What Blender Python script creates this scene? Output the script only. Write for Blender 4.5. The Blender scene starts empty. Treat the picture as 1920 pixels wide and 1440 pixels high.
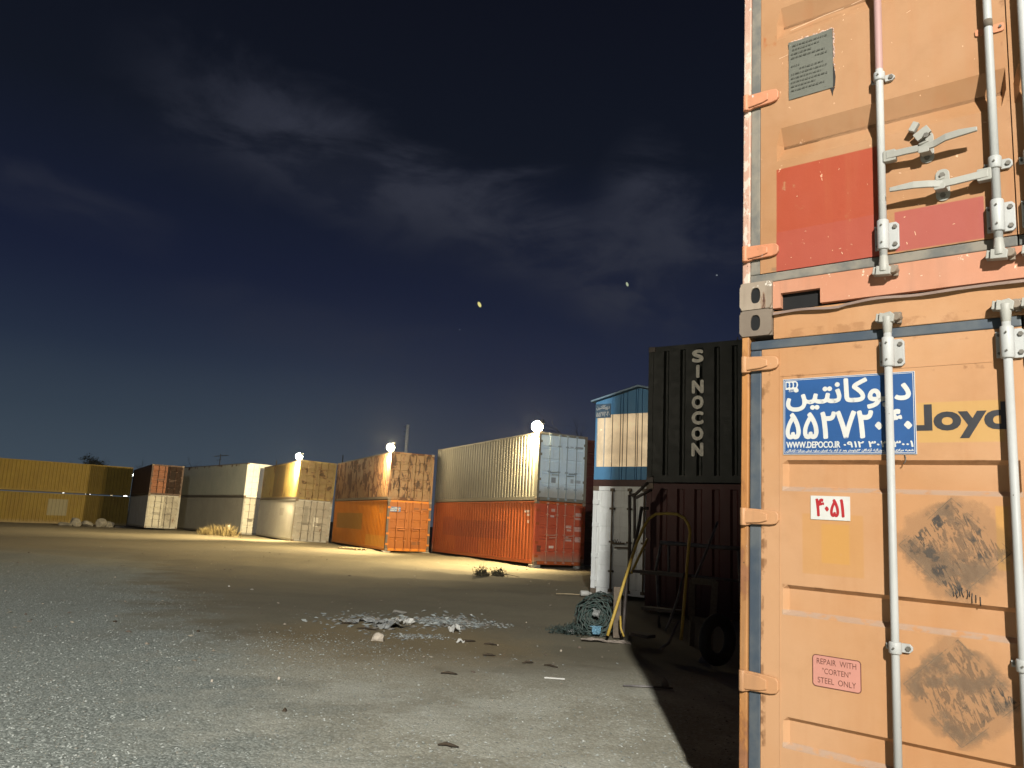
import bpy, bmesh, math, random
import numpy as np
from mathutils import Vector, Matrix, Euler

random.seed(7)
SC = bpy.context.scene
COL = SC.collection
R = math.radians

# ------------------------------------------------------------------ camera
PITCH, ROLL, CAM_H, FPX = 0.18740337, 0.05149862, 1.47336, 1440.0
cF = Vector((0, math.cos(PITCH), math.sin(PITCH)))
cU0 = Vector((0, -math.sin(PITCH), math.cos(PITCH)))
cR0 = Vector((1, 0, 0))
cR = cR0 * math.cos(ROLL) + cU0 * math.sin(ROLL)
cU = cU0 * math.cos(ROLL) - cR0 * math.sin(ROLL)
cam_d = bpy.data.cameras.new('camera')
cam = bpy.data.objects.new('camera', cam_d)
COL.objects.link(cam)
cam.matrix_world = Matrix(((cR.x, cU.x, -cF.x, 0), (cR.y, cU.y, -cF.y, 0), (cR.z, cU.z, -cF.z, CAM_H), (0, 0, 0, 1)))
cam_d.sensor_width = 36.0
cam_d.lens = 36.0 * FPX / 1920.0
cam_d.clip_start = 0.05
cam_d.clip_end = 3000
SC.camera = cam
SC.view_settings.view_transform = 'Standard'
SC.view_settings.look = 'None'
SC.view_settings.exposure = 0.0
SC.view_settings.gamma = 1.0


def pix_dir(x, y):
    """direction of a point in the night sky seen in the photograph"""
    return (cF + cR * ((x - 960) / FPX) - cU * ((y - 720) / FPX)).normalized()


# ------------------------------------------------------------------ node helper
class NT:
    def __init__(s, tree):
        s.t = tree; s.n = tree.nodes; s.l = tree.links

    def node(s, kind, **kw):
        n = s.n.new(kind)
        for k, v in kw.items():
            setattr(n, k, v)
        return n

    def put(s, sock, v):
        if isinstance(v, bpy.types.NodeSocket):
            s.l.new(v, sock)
        elif v is not None:
            if hasattr(sock.default_value, '__len__') and hasattr(v, '__len__'):
                if len(sock.default_value) == 4 and len(v) == 3:
                    v = (*v, 1)
                sock.default_value = v
            else:
                sock.default_value = v

    def m(s, op, a, b=None, c=None, clamp=False):
        n = s.node('ShaderNodeMath', operation=op, use_clamp=clamp)
        s.put(n.inputs[0], a); s.put(n.inputs[1], b)
        if c is not None: s.put(n.inputs[2], c)
        return n.outputs[0]

    def vm(s, op, a, b=None):
        n = s.node('ShaderNodeVectorMath', operation=op)
        s.put(n.inputs[0], a); s.put(n.inputs[1], b)
        return n.outputs['Value'] if op in ('DOT_PRODUCT', 'LENGTH') else n.outputs[0]

    def ramp(s, v, a, b, smooth=True):
        n = s.node('ShaderNodeMapRange', clamp=True)
        n.interpolation_type = 'SMOOTHSTEP' if smooth else 'LINEAR'
        s.put(n.inputs[0], v); s.put(n.inputs[1], a); s.put(n.inputs[2], b)
        n.inputs[3].default_value = 0; n.inputs[4].default_value = 1
        return n.outputs[0]

    def mix(s, f, a, b, mode='MIX'):
        n = s.node('ShaderNodeMix', data_type='RGBA', blend_type=mode)
        s.put(n.inputs[0], f); s.put(n.inputs[6], a); s.put(n.inputs[7], b)
        return n.outputs[2]

    def noise(s, vec, scale, detail=4, rough=.55, dist=0.0):
        n = s.node('ShaderNodeTexNoise')
        s.put(n.inputs['Vector'], vec); n.inputs['Scale'].default_value = scale
        n.inputs['Detail'].default_value = detail; n.inputs['Roughness'].default_value = rough
        n.inputs['Distortion'].default_value = dist
        return n.outputs[0]

    def scale(s, vec, sc, off=(0, 0, 0)):
        n = s.node('ShaderNodeMapping')
        s.put(n.inputs[0], vec); n.inputs['Scale'].default_value = sc; n.inputs['Location'].default_value = off
        return n.outputs[0]

    def sep(s, vec):
        n = s.node('ShaderNodeSeparateXYZ'); s.put(n.inputs[0], vec)
        return n.outputs

    def obj(s):
        return s.node('ShaderNodeTexCoord').outputs['Object']

    def box(s, xyz, axis_rng, soft=.004):
        f = None
        for ax, a, b in axis_rng:
            g = s.m('MULTIPLY', s.ramp(xyz[ax], a - soft, a + soft), s.ramp(xyz[ax], b + soft, b - soft))
            f = g if f is None else s.m('MULTIPLY', f, g)
        return f


# ------------------------------------------------------------------ sky (world)
W = bpy.data.worlds.new('World')
SC.world = W
W.use_nodes = True
wt = NT(W.node_tree)
wt.n.clear()
d = wt.vm('NORMALIZE', wt.node('ShaderNodeTexCoord').outputs['Generated'])
dx = wt.sep(d)
elev = wt.m('ARCSINE', dx[2])
cr = wt.node('ShaderNodeValToRGB')
wt.put(cr.inputs[0], wt.ramp(elev, -0.05, 0.95, smooth=False))
els = cr.color_ramp.elements
stops = [(0.0, (.054, .068, .086)), (0.05, (.060, .076, .098)), (0.10, (.046, .060, .086)), (0.16, (.027, .037, .062)),
         (0.24, (.0120, .0178, .043)), (0.36, (.0085, .0125, .032)), (0.52, (.0058, .0082, .0160)), (0.75, (.0040, .0050, .0105)), (1.0, (.003, .0035, .007))]
els[0].position, els[0].color = stops[0][0], (*stops[0][1], 1)
els[1].position, els[1].color = stops[-1][0], (*stops[-1][1], 1)
for p, c in stops[1:-1]:
    e = els.new(p); e.color = (*c, 1)
sky = cr.outputs[0]
# warm-violet glow of the lamps' haze on the side of the yard lamps, cooler and greener on the other side
az = wt.vm('DOT_PRODUCT', d, tuple(pix_dir(1050, 800)))
glow = wt.m('MULTIPLY', wt.ramp(az, .84, 1.0), wt.ramp(elev, .34, .02))
sky = wt.mix(wt.m('MULTIPLY', glow, .45), sky, (.040, .048, .078))
teal = wt.m('MULTIPLY', wt.ramp(wt.vm('DOT_PRODUCT', d, tuple(pix_dir(150, 760))), .86, 1.0), wt.ramp(elev, .30, .04))
sky = wt.mix(wt.m('MULTIPLY', teal, .40), sky, (.050, .082, .104))
# thin cloud bands lying along great circles
cn1 = wt.noise(wt.scale(d, (2.6, 4.5, 7.0)), 2.2, 6, .58, .6)
cn2 = wt.noise(wt.scale(d, (1, 1, 1.6), (3, 1, 7)), 9.0, 5, .55, .5)
cl = wt.m('ADD', wt.m('MULTIPLY', cn1, .7), wt.m('MULTIPLY', cn2, .3))


def band(p, q, width, ext, amp, lo=.36, hi=.66, skew=0):
    global sky
    a, b = pix_dir(*p), pix_dir(*q)
    n = a.cross(b).normalized()
    mid = (a + b).normalized()
    t = n.cross(mid).normalized()
    u = wt.vm('DOT_PRODUCT', d, tuple(n))
    w = wt.vm('DOT_PRODUCT', d, tuple(t))
    half = math.acos(max(-1, min(1, a.dot(b)))) / 2
    wob = wt.m('MULTIPLY', wt.m('SUBTRACT', cn1, .5), width * 1.5)
    f = wt.ramp(wt.m('ABSOLUTE', wt.m('ADD', u, wob)), width, width * .12)
    g = wt.ramp(wt.m('ABSOLUTE', w), math.sin(half) * ext, math.sin(half) * ext * .45)
    front = wt.ramp(wt.vm('DOT_PRODUCT', d, tuple(mid)), 0, .2)
    tex = wt.ramp(cl, lo, hi)
    k = wt.m('MULTIPLY', wt.m('MULTIPLY', f, g), wt.m('MULTIPLY', front, wt.m('ADD', wt.m('MULTIPLY', tex, .85), .15)))
    sky = wt.mix(wt.m('MULTIPLY', k, amp), sky, (.0290, .0325, .0490))


band((300, 190), (1330, 580), .095, 1.25, .95, .40, .62)
band((480, 250), (1000, 420), .060, 1.2, .45)
band((1140, 350), (1380, 500), .085, 1.35, .85, .34, .60)
band((1090, 560), (1300, 640), .045, 1.35, .50)
band((-60, 320), (330, 460), .035, 1.2, .42)
band((250, 560), (1000, 700), .05, 1.1, .22)
# stars
for (px_, py_), ra, rb, ang, c in (((899, 571), 5.6, 3.0, 65, (.80, .72, .26)), ((1176, 533), 4.2, 2.2, 70, (.40, .45, .30)), ((1344, 516), 1.8, 1.4, 0, (.16, .18, .2)), ((862, 618), 1.5, 1.2, 0, (.10, .11, .13))):
    sdir = pix_dir(px_, py_)
    e1 = (cR * math.cos(R(ang)) - cU * math.sin(R(ang)))
    e1 = (e1 - sdir * e1.dot(sdir)).normalized()
    e2 = sdir.cross(e1)
    a = wt.m('DIVIDE', wt.vm('DOT_PRODUCT', d, tuple(e1)), ra / FPX)
    b = wt.m('DIVIDE', wt.vm('DOT_PRODUCT', d, tuple(e2)), rb / FPX)
    rr = wt.m('ADD', wt.m('MULTIPLY', a, a), wt.m('MULTIPLY', b, b))
    f = wt.m('MULTIPLY', wt.ramp(rr, 1.3, .4), wt.m('GREATER_THAN', wt.vm('DOT_PRODUCT', d, tuple(sdir)), .5))
    sky = wt.mix(f, sky, c)
bg = wt.node('ShaderNodeBackground')
wt.put(bg.inputs[0], sky)
bg.inputs[1].default_value = 1.0
wt.l.new(bg.outputs[0], wt.node('ShaderNodeOutputWorld').inputs[0])


# ------------------------------------------------------------------ yard floodlight outside the frame, and an added fill spot
def lamp_data(name, kind, power, colour, radius):
    l = bpy.data.lights.new(name, kind)
    l.energy = power; l.color = colour; l.shadow_soft_size = radius
    return l


main_l = bpy.data.objects.new('yard_floodlight', lamp_data('yard_floodlight', 'POINT', 43000, (1.0, .985, .93), .22))
main_l.location = (-0.45, -16.0, 10.6)
COL.objects.link(main_l)
side_l = bpy.data.objects.new('yard_spotlight', lamp_data('yard_spotlight', 'SPOT', 5200, (1.0, .88, .68), .25))  # unseen spot added to brighten the lettered end and the white container
side_l.location = (-17.0, 3.0, 7.5)
side_l.rotation_euler = (Vector((2.7, 16.8, 4.5)) - Vector(side_l.location)).to_track_quat('-Z', 'Y').to_euler()
side_l.data.spot_size = R(22)
side_l.data.spot_blend = 1.0
COL.objects.link(side_l)


# ------------------------------------------------------------------ materials
def new_mat(name):
    m = bpy.data.materials.new(name)
    m.use_nodes = True
    t = NT(m.node_tree)
    b = t.n['Principled BSDF']
    return m, t, b


def paint(name, base, base2=None, rust=.0, rust_col=(.045, .02, .012), rough=.55, streak=.35, dirt=(.10, .075, .05), rects=(), speck=0.0, seed=0, bump=.15, rust_scale=2.2, metal=0.0, chip=0.0, chip_col=(.5, .46, .42), rust_stretch=(1, 1, .45), fade=1.0, top_rust=None, dust=None):
    """weathered container paint: faded patches, run-down dirt, rust and chips, in the container's own coordinates"""
    m, t, b = new_mat(name)
    o = t.scale(t.obj(), (1, 1, 1), (seed * 3.1, seed * 1.7, seed * 2.3))
    raw = t.obj(); xyz = t.sep(raw)
    base2 = base2 or tuple(min(1, c * 1.28 + .01) for c in base)
    col = t.mix(t.m('MULTIPLY', t.ramp(t.noise(o, 1.1, 5, .6), .34, .68), fade), base, base2)
    # blotches
    col = t.mix(t.m('MULTIPLY', t.ramp(t.noise(o, 5.5, 6, .65), .45, .75), .22), col, tuple(c * .72 for c in base))
    for rc_ in rects:
        axis_rng, c, f = rc_[:3]
        lo_ = rc_[3] if len(rc_) > 3 else .2
        k = t.box(xyz, axis_rng, .004)
        k = t.m('MULTIPLY', k, t.ramp(t.noise(o, 14, 5, .6), lo_, lo_ + .14))
        col = t.mix(t.m('MULTIPLY', k, f), col, c)
    st = t.ramp(t.noise(t.scale(o, (7, 7, .35)), 1.6, 5, .6), .5, .78)
    col = t.mix(t.m('MULTIPLY', st, streak), col, dirt)
    rghn = t.noise(o, 9, 4, .5)
    rgh = t.m('ADD', t.m('MULTIPLY', rghn, .25), rough - .12)
    if dust:
        dn = t.noise(o, 3, 4, .6)
        col = t.mix(t.m('MULTIPLY', t.ramp(t.m('ADD', xyz[2], t.m('MULTIPLY', dn, .35)), dust[0] + .55, dust[0]), dust[1]), col, (.26, .22, .16))
    if rust > 0:
        rn = t.noise(t.scale(o, rust_stretch), rust_scale, 8, .66, .4)
        if top_rust:
            rn = t.m('ADD', rn, t.m('MULTIPLY', t.ramp(xyz[2], top_rust[0], top_rust[1]), top_rust[2]))
        th = .80 - rust * .5
        k = t.ramp(rn, th, th + .045)
        edge = t.ramp(rn, th - .05, th + .01)
        col = t.mix(t.m('MULTIPLY', edge, .5), col, (.16, .062, .022))
        rc = t.mix(t.noise(o, 18, 4, .6), rust_col, tuple(c * 2.0 + .012 for c in rust_col))
        col = t.mix(k, col, rc)
        rgh = t.m('ADD', rgh, t.m('MULTIPLY', k, .3), clamp=True)
    if speck > 0:
        sn = t.noise(o, 55, 3, .5)
        th = .82 - speck * .2
        col = t.mix(t.ramp(sn, th, th + .03), col, (.05, .028, .018))
    if chip > 0:
        cn = t.noise(t.scale(o, (1, 1, .6), (5, 5, 5)), 26, 5, .7)
        th = .74 - chip * .35
        col = t.mix(t.ramp(cn, th, th + .03), col, chip_col)
    t.put(b.inputs['Base Color'], col)
    t.put(b.inputs['Roughness'], rgh)
    b.inputs['Metallic'].default_value = metal
    b.inputs['Specular IOR Level'].default_value = .28
    bp = t.node('ShaderNodeBump')
    bp.inputs['Strength'].default_value = bump
    bp.inputs['Distance'].default_value = .02
    t.put(bp.inputs['Height'], t.m('ADD', t.noise(o, 3.0, 3, .5), t.m('MULTIPLY', t.noise(o, 40, 4, .6), .10)))
    t.l.new(bp.outputs[0], b.inputs['Normal'])
    return m


def plain(name, col, rough=.6, metal=0.0, var=.3, scale=12, emit=None, col2=None, bump=0.0):
    m, t, b = new_mat(name)
    o = t.obj()
    c2 = col2 or tuple(c * (1 - var) for c in col)
    t.put(b.inputs['Base Color'], t.mix(t.ramp(t.noise(o, scale, 5, .6), .35, .68), col, c2))
    b.inputs['Roughness'].default_value = rough
    b.inputs['Metallic'].default_value = metal
    if emit:
        b.inputs['Emission Color'].default_value = (*emit[0], 1)
        b.inputs['Emission Strength'].default_value = emit[1]
    if bump:
        bp = t.node('ShaderNodeBump'); bp.inputs['Strength'].default_value = bump; bp.inputs['Distance'].default_value = .02
        t.put(bp.inputs['Height'], t.noise(o, scale * 1.5, 5, .6)); t.l.new(bp.outputs[0], b.inputs['Normal'])
    return m


M = {}
M['rubber'] = plain('weathered_rubber', (.035, .037, .042), .7, var=.5, scale=9, col2=(.09, .085, .075))
M['rubber_grey'] = plain('dusty_rubber', (.20, .175, .135), .8, scale=7, col2=(.10, .10, .09))
M['rubber_blue'] = plain('blue_black_rubber', (.035, .05, .068), .6, scale=6, col2=(.075, .085, .09))
M['rod'] = paint('galvanised_rod_paint', (.33, .33, .31), (.39, .39, .37), rust=.10, rust_scale=16, rust_col=(.12, .07, .04), streak=.4, dirt=(.22, .19, .15), rough=.5, speck=.4, bump=.12)
M['rod_pink'] = paint('rod_paint_with_pink_overspray', (.375, .37, .345), (.44, .435, .41), rects=[([(2, 1.12, 4.0)], (.34, .17, .15), .8), ([(2, 1.16, 1.20)], (.2, .14, .08), .0)], streak=.3, speck=.2, bump=.05)
M['bolt'] = plain('bolt_steel', (.16, .145, .12), .5, .3, scale=30)
M['cast'] = paint('worn_casting', (.13, .10, .075), (.22, .175, .13), rust=.30, rust_scale=12, rough=.7, bump=.4, speck=.3)
M['cast_white'] = paint('chipped_casting', (.24, .185, .135), (.34, .28, .21), rust=.32, rust_scale=14, rough=.7, bump=.4, chip=.35, chip_col=(.6, .55, .47))
M['black'] = plain('hollow_shade_black', (.004, .004, .004), .9)  # black stands for the shade inside lock holes and forklift pockets
M['conc'] = plain('concrete', (.30, .28, .24), .9, scale=14, bump=.5)
M['wood'] = plain('pale_wood', (.42, .33, .20), .8, scale=22)
M['woodd'] = plain('weathered_wood', (.13, .10, .07), .85, scale=22)
M['dark_steel'] = plain('dark_steel', (.075, .06, .052), .6, .2, scale=14)
M['grey_steel'] = plain('grey_steel', (.17, .155, .15), .55, .3, scale=14)
M['yellow_tube'] = paint('chipped_yellow_tube', (.44, .29, .05), (.52, .36, .08), rust=.22, rust_scale=7, rough=.5, speck=.5)
M['lens'] = plain('lamp_lens', (.9, .9, .85), .3, emit=((1.0, .82, .50), 240))
M['housing'] = plain('lamp_housing', (.08, .08, .085), .5, .4)
M['white_lettering'] = plain('white_lettering', (.62, .60, .54), .6, var=.25, scale=9)
M['black_lettering'] = plain('black_lettering', (.022, .022, .026), .55)


# ------------------------------------------------------------------ mesh helpers
class MB:
    def __init__(s):
        s.v = []; s.f = []; s.sm = []

    def add(s, verts, faces, smooth=False):
        o = len(s.v)
        s.v += [tuple(v) for v in verts]
        s.f += [tuple(i + o for i in f) for f in faces]
        s.sm += [smooth] * len(faces)
        return s

    def box(s, x0, x1, y0, y1, z0, z1):
        v = [(x, y, z) for x in (x0, x1) for y in (y0, y1) for z in (z0, z1)]
        return s.add(v, [(0, 1, 3, 2), (4, 6, 7, 5), (0, 4, 5, 1), (2, 3, 7, 6), (0, 2, 6, 4), (1, 5, 7, 3)])

    def obox(s, c, ax, ay, az):
        c = Vector(c); ax, ay, az = Vector(ax), Vector(ay), Vector(az)
        v = [c + ax * i + ay * j + az * k for i in (-1, 1) for j in (-1, 1) for k in (-1, 1)]
        return s.add(v, [(0, 1, 3, 2), (4, 6, 7, 5), (0, 4, 5, 1), (2, 3, 7, 6), (0, 2, 6, 4), (1, 5, 7, 3)])

    def tube(s, pts, r, n=10, cap=True):
        pts = [Vector(p) for p in pts]
        rs = r if hasattr(r, '__len__') else [r] * len(pts)
        vs = []; prev = None
        for i, p in enumerate(pts):
            t = (pts[min(i + 1, len(pts) - 1)] - pts[max(i - 1, 0)])
            t = t.normalized() if t.length > 1e-9 else Vector((0, 0, 1))
            if prev is None:
                a = t.cross(Vector((0, 0, 1)) if abs(t.z) < .9 else Vector((1, 0, 0))).normalized()
            else:
                a = (prev - t * prev.dot(t)).normalized()
            prev = a
            b = t.cross(a)
            for k in range(n):
                an = 2 * math.pi * k / n
                vs.append(p + (a * math.cos(an) + b * math.sin(an)) * rs[i])
        fs = []
        for i in range(len(pts) - 1):
            for k in range(n):
                k2 = (k + 1) % n
                fs.append((i * n + k, i * n + k2, (i + 1) * n + k2, (i + 1) * n + k))
        o = len(s.v)
        s.add(vs, fs, True)
        if cap:
            s.f.append(tuple(o + k for k in range(n))[::-1]); s.sm.append(False)
            s.f.append(tuple(o + (len(pts) - 1) * n + k for k in range(n))); s.sm.append(False)
        return s

    def prism_xz(s, poly, y0, y1):
        """polygon in the x-z plane pulled from y0 (front) to y1"""
        n = len(poly)
        v = [(x, y0, z) for x, z in poly] + [(x, y1, z) for x, z in poly]
        f = [tuple(range(n)), tuple(range(2 * n - 1, n - 1, -1))]
        f += [(i, i + n, (i + 1) % n + n, (i + 1) % n) for i in range(n)]
        return s.add(v, f)

    def grid(s, rows, smooth=False):
        """rows: list of equal-length lists of points"""
        w = len(rows[0]); v = [p for r in rows for p in r]
        f = [(i * w + j, i * w + j + 1, (i + 1) * w + j + 1, (i + 1) * w + j) for i in range(len(rows) - 1) for j in range(w - 1)]
        return s.add(v, f, smooth)

    def build(s, name, mat, parent=None, bevel=0, recalc=True):
        me = bpy.data.meshes.new(name)
        me.from_pydata(s.v, [], s.f)
        if recalc:
            bm = bmesh.new(); bm.from_mesh(me)
            sm = s.sm
            bmesh.ops.recalc_face_normals(bm, faces=bm.faces)
            bm.to_mesh(me); bm.free()
        me.polygons.foreach_set('use_smooth', s.sm)
        me.materials.append(mat)
        o = bpy.data.objects.new(name, me)
        COL.objects.link(o)
        if parent: o.parent = parent
        if bevel:
            b = o.modifiers.new('bevel', 'BEVEL'); b.width = bevel; b.segments = 2; b.limit_method = 'ANGLE'
        return o


def tag(o, label, cat, group=None):
    o['label'] = label; o['category'] = cat
    if group: o['group'] = group
    return o


def thing(name, label, cat, loc=(0, 0, 0), rot=(0, 0, 0), group=None):
    o = bpy.data.objects.new(name, None)
    COL.objects.link(o)
    o.empty_display_size = .2
    o.location = loc; o.rotation_euler = rot
    return tag(o, label, cat, group)


# Arabic/Persian letters to their joined forms: iso, fin, ini, med
_AR = {'ا': (0xFE8D, 0xFE8E, 0, 0), 'آ': (0xFE81, 0xFE82, 0, 0), 'ب': (0xFE8F, 0xFE90, 0xFE91, 0xFE92), 'پ': (0xFB56, 0xFB57, 0xFB58, 0xFB59),
       'ت': (0xFE95, 0xFE96, 0xFE97, 0xFE98), 'ج': (0xFE9D, 0xFE9E, 0xFE9F, 0xFEA0), 'د': (0xFEA9, 0xFEAA, 0, 0), 'ر': (0xFEAD, 0xFEAE, 0, 0),
       'ز': (0xFEAF, 0xFEB0, 0, 0), 'س': (0xFEB1, 0xFEB2, 0xFEB3, 0xFEB4), 'ش': (0xFEB5, 0xFEB6, 0xFEB7, 0xFEB8), 'ع': (0xFEC9, 0xFECA, 0xFECB, 0xFECC),
       'ک': (0xFB8E, 0xFB8F, 0xFB90, 0xFB91), 'گ': (0xFB92, 0xFB93, 0xFB94, 0xFB95), 'ل': (0xFEDD, 0xFEDE, 0xFEDF, 0xFEE0), 'م': (0xFEE1, 0xFEE2, 0xFEE3, 0xFEE4),
       'ن': (0xFEE5, 0xFEE6, 0xFEE7, 0xFEE8), 'و': (0xFEED, 0xFEEE, 0, 0), 'ه': (0xFEE9, 0xFEEA, 0xFEEB, 0xFEEC), 'ی': (0xFBFC, 0xFBFD, 0xFBFE, 0xFBFF)}


def shape_fa(txt):
    out = []
    for i, c in enumerate(txt):
        if c not in _AR:
            out.append(c); continue
        iso, fin, ini, med = _AR[c]
        pj = i > 0 and txt[i - 1] in _AR and _AR[txt[i - 1]][2] != 0
        nj = i + 1 < len(txt) and txt[i + 1] in _AR and ini != 0
        out.append(chr(med if pj and nj else fin if pj else ini if nj else iso))
    return ''.join(reversed(out))


def text_mesh(body, x0, x1, z0, z1, y, name, mat, parent, bold=.0, fat=0.0, res=4):
    """lettering fitted to a rectangle of the x-z plane, facing -y"""
    cu = bpy.data.curves.new('t', 'FONT')
    cu.body = body; cu.offset = bold; cu.resolution_u = res; cu.extrude = 0
    ob = bpy.data.objects.new('t', cu)
    COL.objects.link(ob)
    dg = bpy.context.evaluated_depsgraph_get()
    me = bpy.data.meshes.new_from_object(ob.evaluated_get(dg))
    bpy.data.objects.remove(ob); bpy.data.curves.remove(cu)
    n = len(me.vertices)
    co = np.empty(n * 3); me.vertices.foreach_get('co', co); co = co.reshape(-1, 3)
    lo, hi = co.min(0), co.max(0)
    x0 += fat; x1 -= fat; z0 += fat; z1 -= fat
    sx = (x1 - x0) / (hi[0] - lo[0]); sz = (z1 - z0) / (hi[1] - lo[1])
    new = np.stack([x0 + (co[:, 0] - lo[0]) * sx, np.full(n, y), z0 + (co[:, 1] - lo[1]) * sz], 1)
    if fat:
        # heavy lettering: the strokes are widened by a few shifted layers
        polys = [tuple(p.vertices) for p in me.polygons]
        vs, fs = [], []
        offs = [(0, 0)] + [(math.cos(k * math.pi / 4) * fat, math.sin(k * math.pi / 4) * fat) for k in range(8)]
        for k, (ax, az) in enumerate(offs):
            o_ = len(vs)
            vs += [(a + ax, b - .00003 * k, c + az) for a, b, c in new]
            fs += [tuple(i + o_ for i in p) for p in polys]
        bpy.data.meshes.remove(me)
        me = bpy.data.meshes.new(name); me.from_pydata(vs, [], fs)
    else:
        me.vertices.foreach_set('co', new.ravel())
    me.materials.clear(); me.materials.append(mat)
    me.name = name
    o = bpy.data.objects.new(name, me)
    COL.objects.link(o); o.parent = parent
    return o


# ------------------------------------------------------------------ container builder
def corr_profile(L, pitch=.278, depth=.036, start=.0, outer=.11, ramp=.03):
    """points (u, d) along a corrugated wall; d = 0 on the outer flats, depth in the valleys"""
    pts = [(start, 0)]
    u = start
    while u + pitch <= L:
        pts += [(u + outer, 0), (u + outer + ramp, depth), (u + pitch - ramp, depth), (u + pitch, 0)]
        u += pitch
    pts.append((L, 0))
    return pts


POST = .075


def wall_side(H, L, x, sgn, mat, name, parent, pitch=.278, depth=.036, outer=.11):
    """long wall in the plane x; sgn=+1: valleys go towards +x"""
    z0, z1 = .16, H - .07
    p = corr_profile(L - .16, pitch, depth, .14, outer, .045)
    rows = [[(x + sgn * (dd + .008), u, z) for u, dd in p] for z in (z0, z1)]
    return MB().grid(rows).build(name, mat, parent)


def wall_end(H, y, sgn, mat, name, parent, pitch=.278, depth=.040, outer=.11, W_=2.438):
    z0, z1 = .14, H - .10
    p = corr_profile(W_ - .1, pitch, depth, .1, outer, .04)
    rows = [[(u, y + sgn * (dd + .012), z) for u, dd in p] for z in (z0, z1)]
    return MB().grid(rows).build(name, mat, parent)


def casting(parent, x, y, z, mat, front=True, w=.162, h=.118, l=.178):
    """corner casting with an oval hole in the end face; x,y,z = its low corner"""
    mb = MB()
    mb.box(x, x + w, y + .012, y + l, z, z + h)
    # front face as a ring round the oval
    cx, cz = x + w / 2, z + h / 2
    n = 24
    oval = []; outer = []
    for k in range(n):
        a = 2 * math.pi * k / n
        ox, oz = math.cos(a), math.sin(a)
        oval.append((cx + .026 * math.copysign(abs(ox) ** .75, ox), cz + .042 * math.copysign(abs(oz) ** .8, oz)))
        s_ = max(abs(ox) / (w / 2), abs(oz) / (h / 2))
        outer.append((cx + ox / s_, cz + oz / s_))
    v = [(a, y, b) for a, b in outer] + [(a, y, b) for a, b in oval] + [(a, y + .0115, b) for a, b in oval] + [(a, y + .0118, b) for a, b in outer]
    f = []
    for k in range(n):
        k2 = (k + 1) % n
        f += [(k, k2, n + k2, n + k), (n + k, n + k2, 2 * n + k2, 2 * n + k), (k, 3 * n + k, 3 * n + k2, k2)]
    mb.add(v, f)
    o = mb.build('corner_casting', mat, parent)
    hb = MB().prism_xz([(a * .999 + cx * .001, b) for a, b in oval], y + .008, y + .0117)
    hb.build('lock_hole', M['black'], o)
    return o


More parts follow.
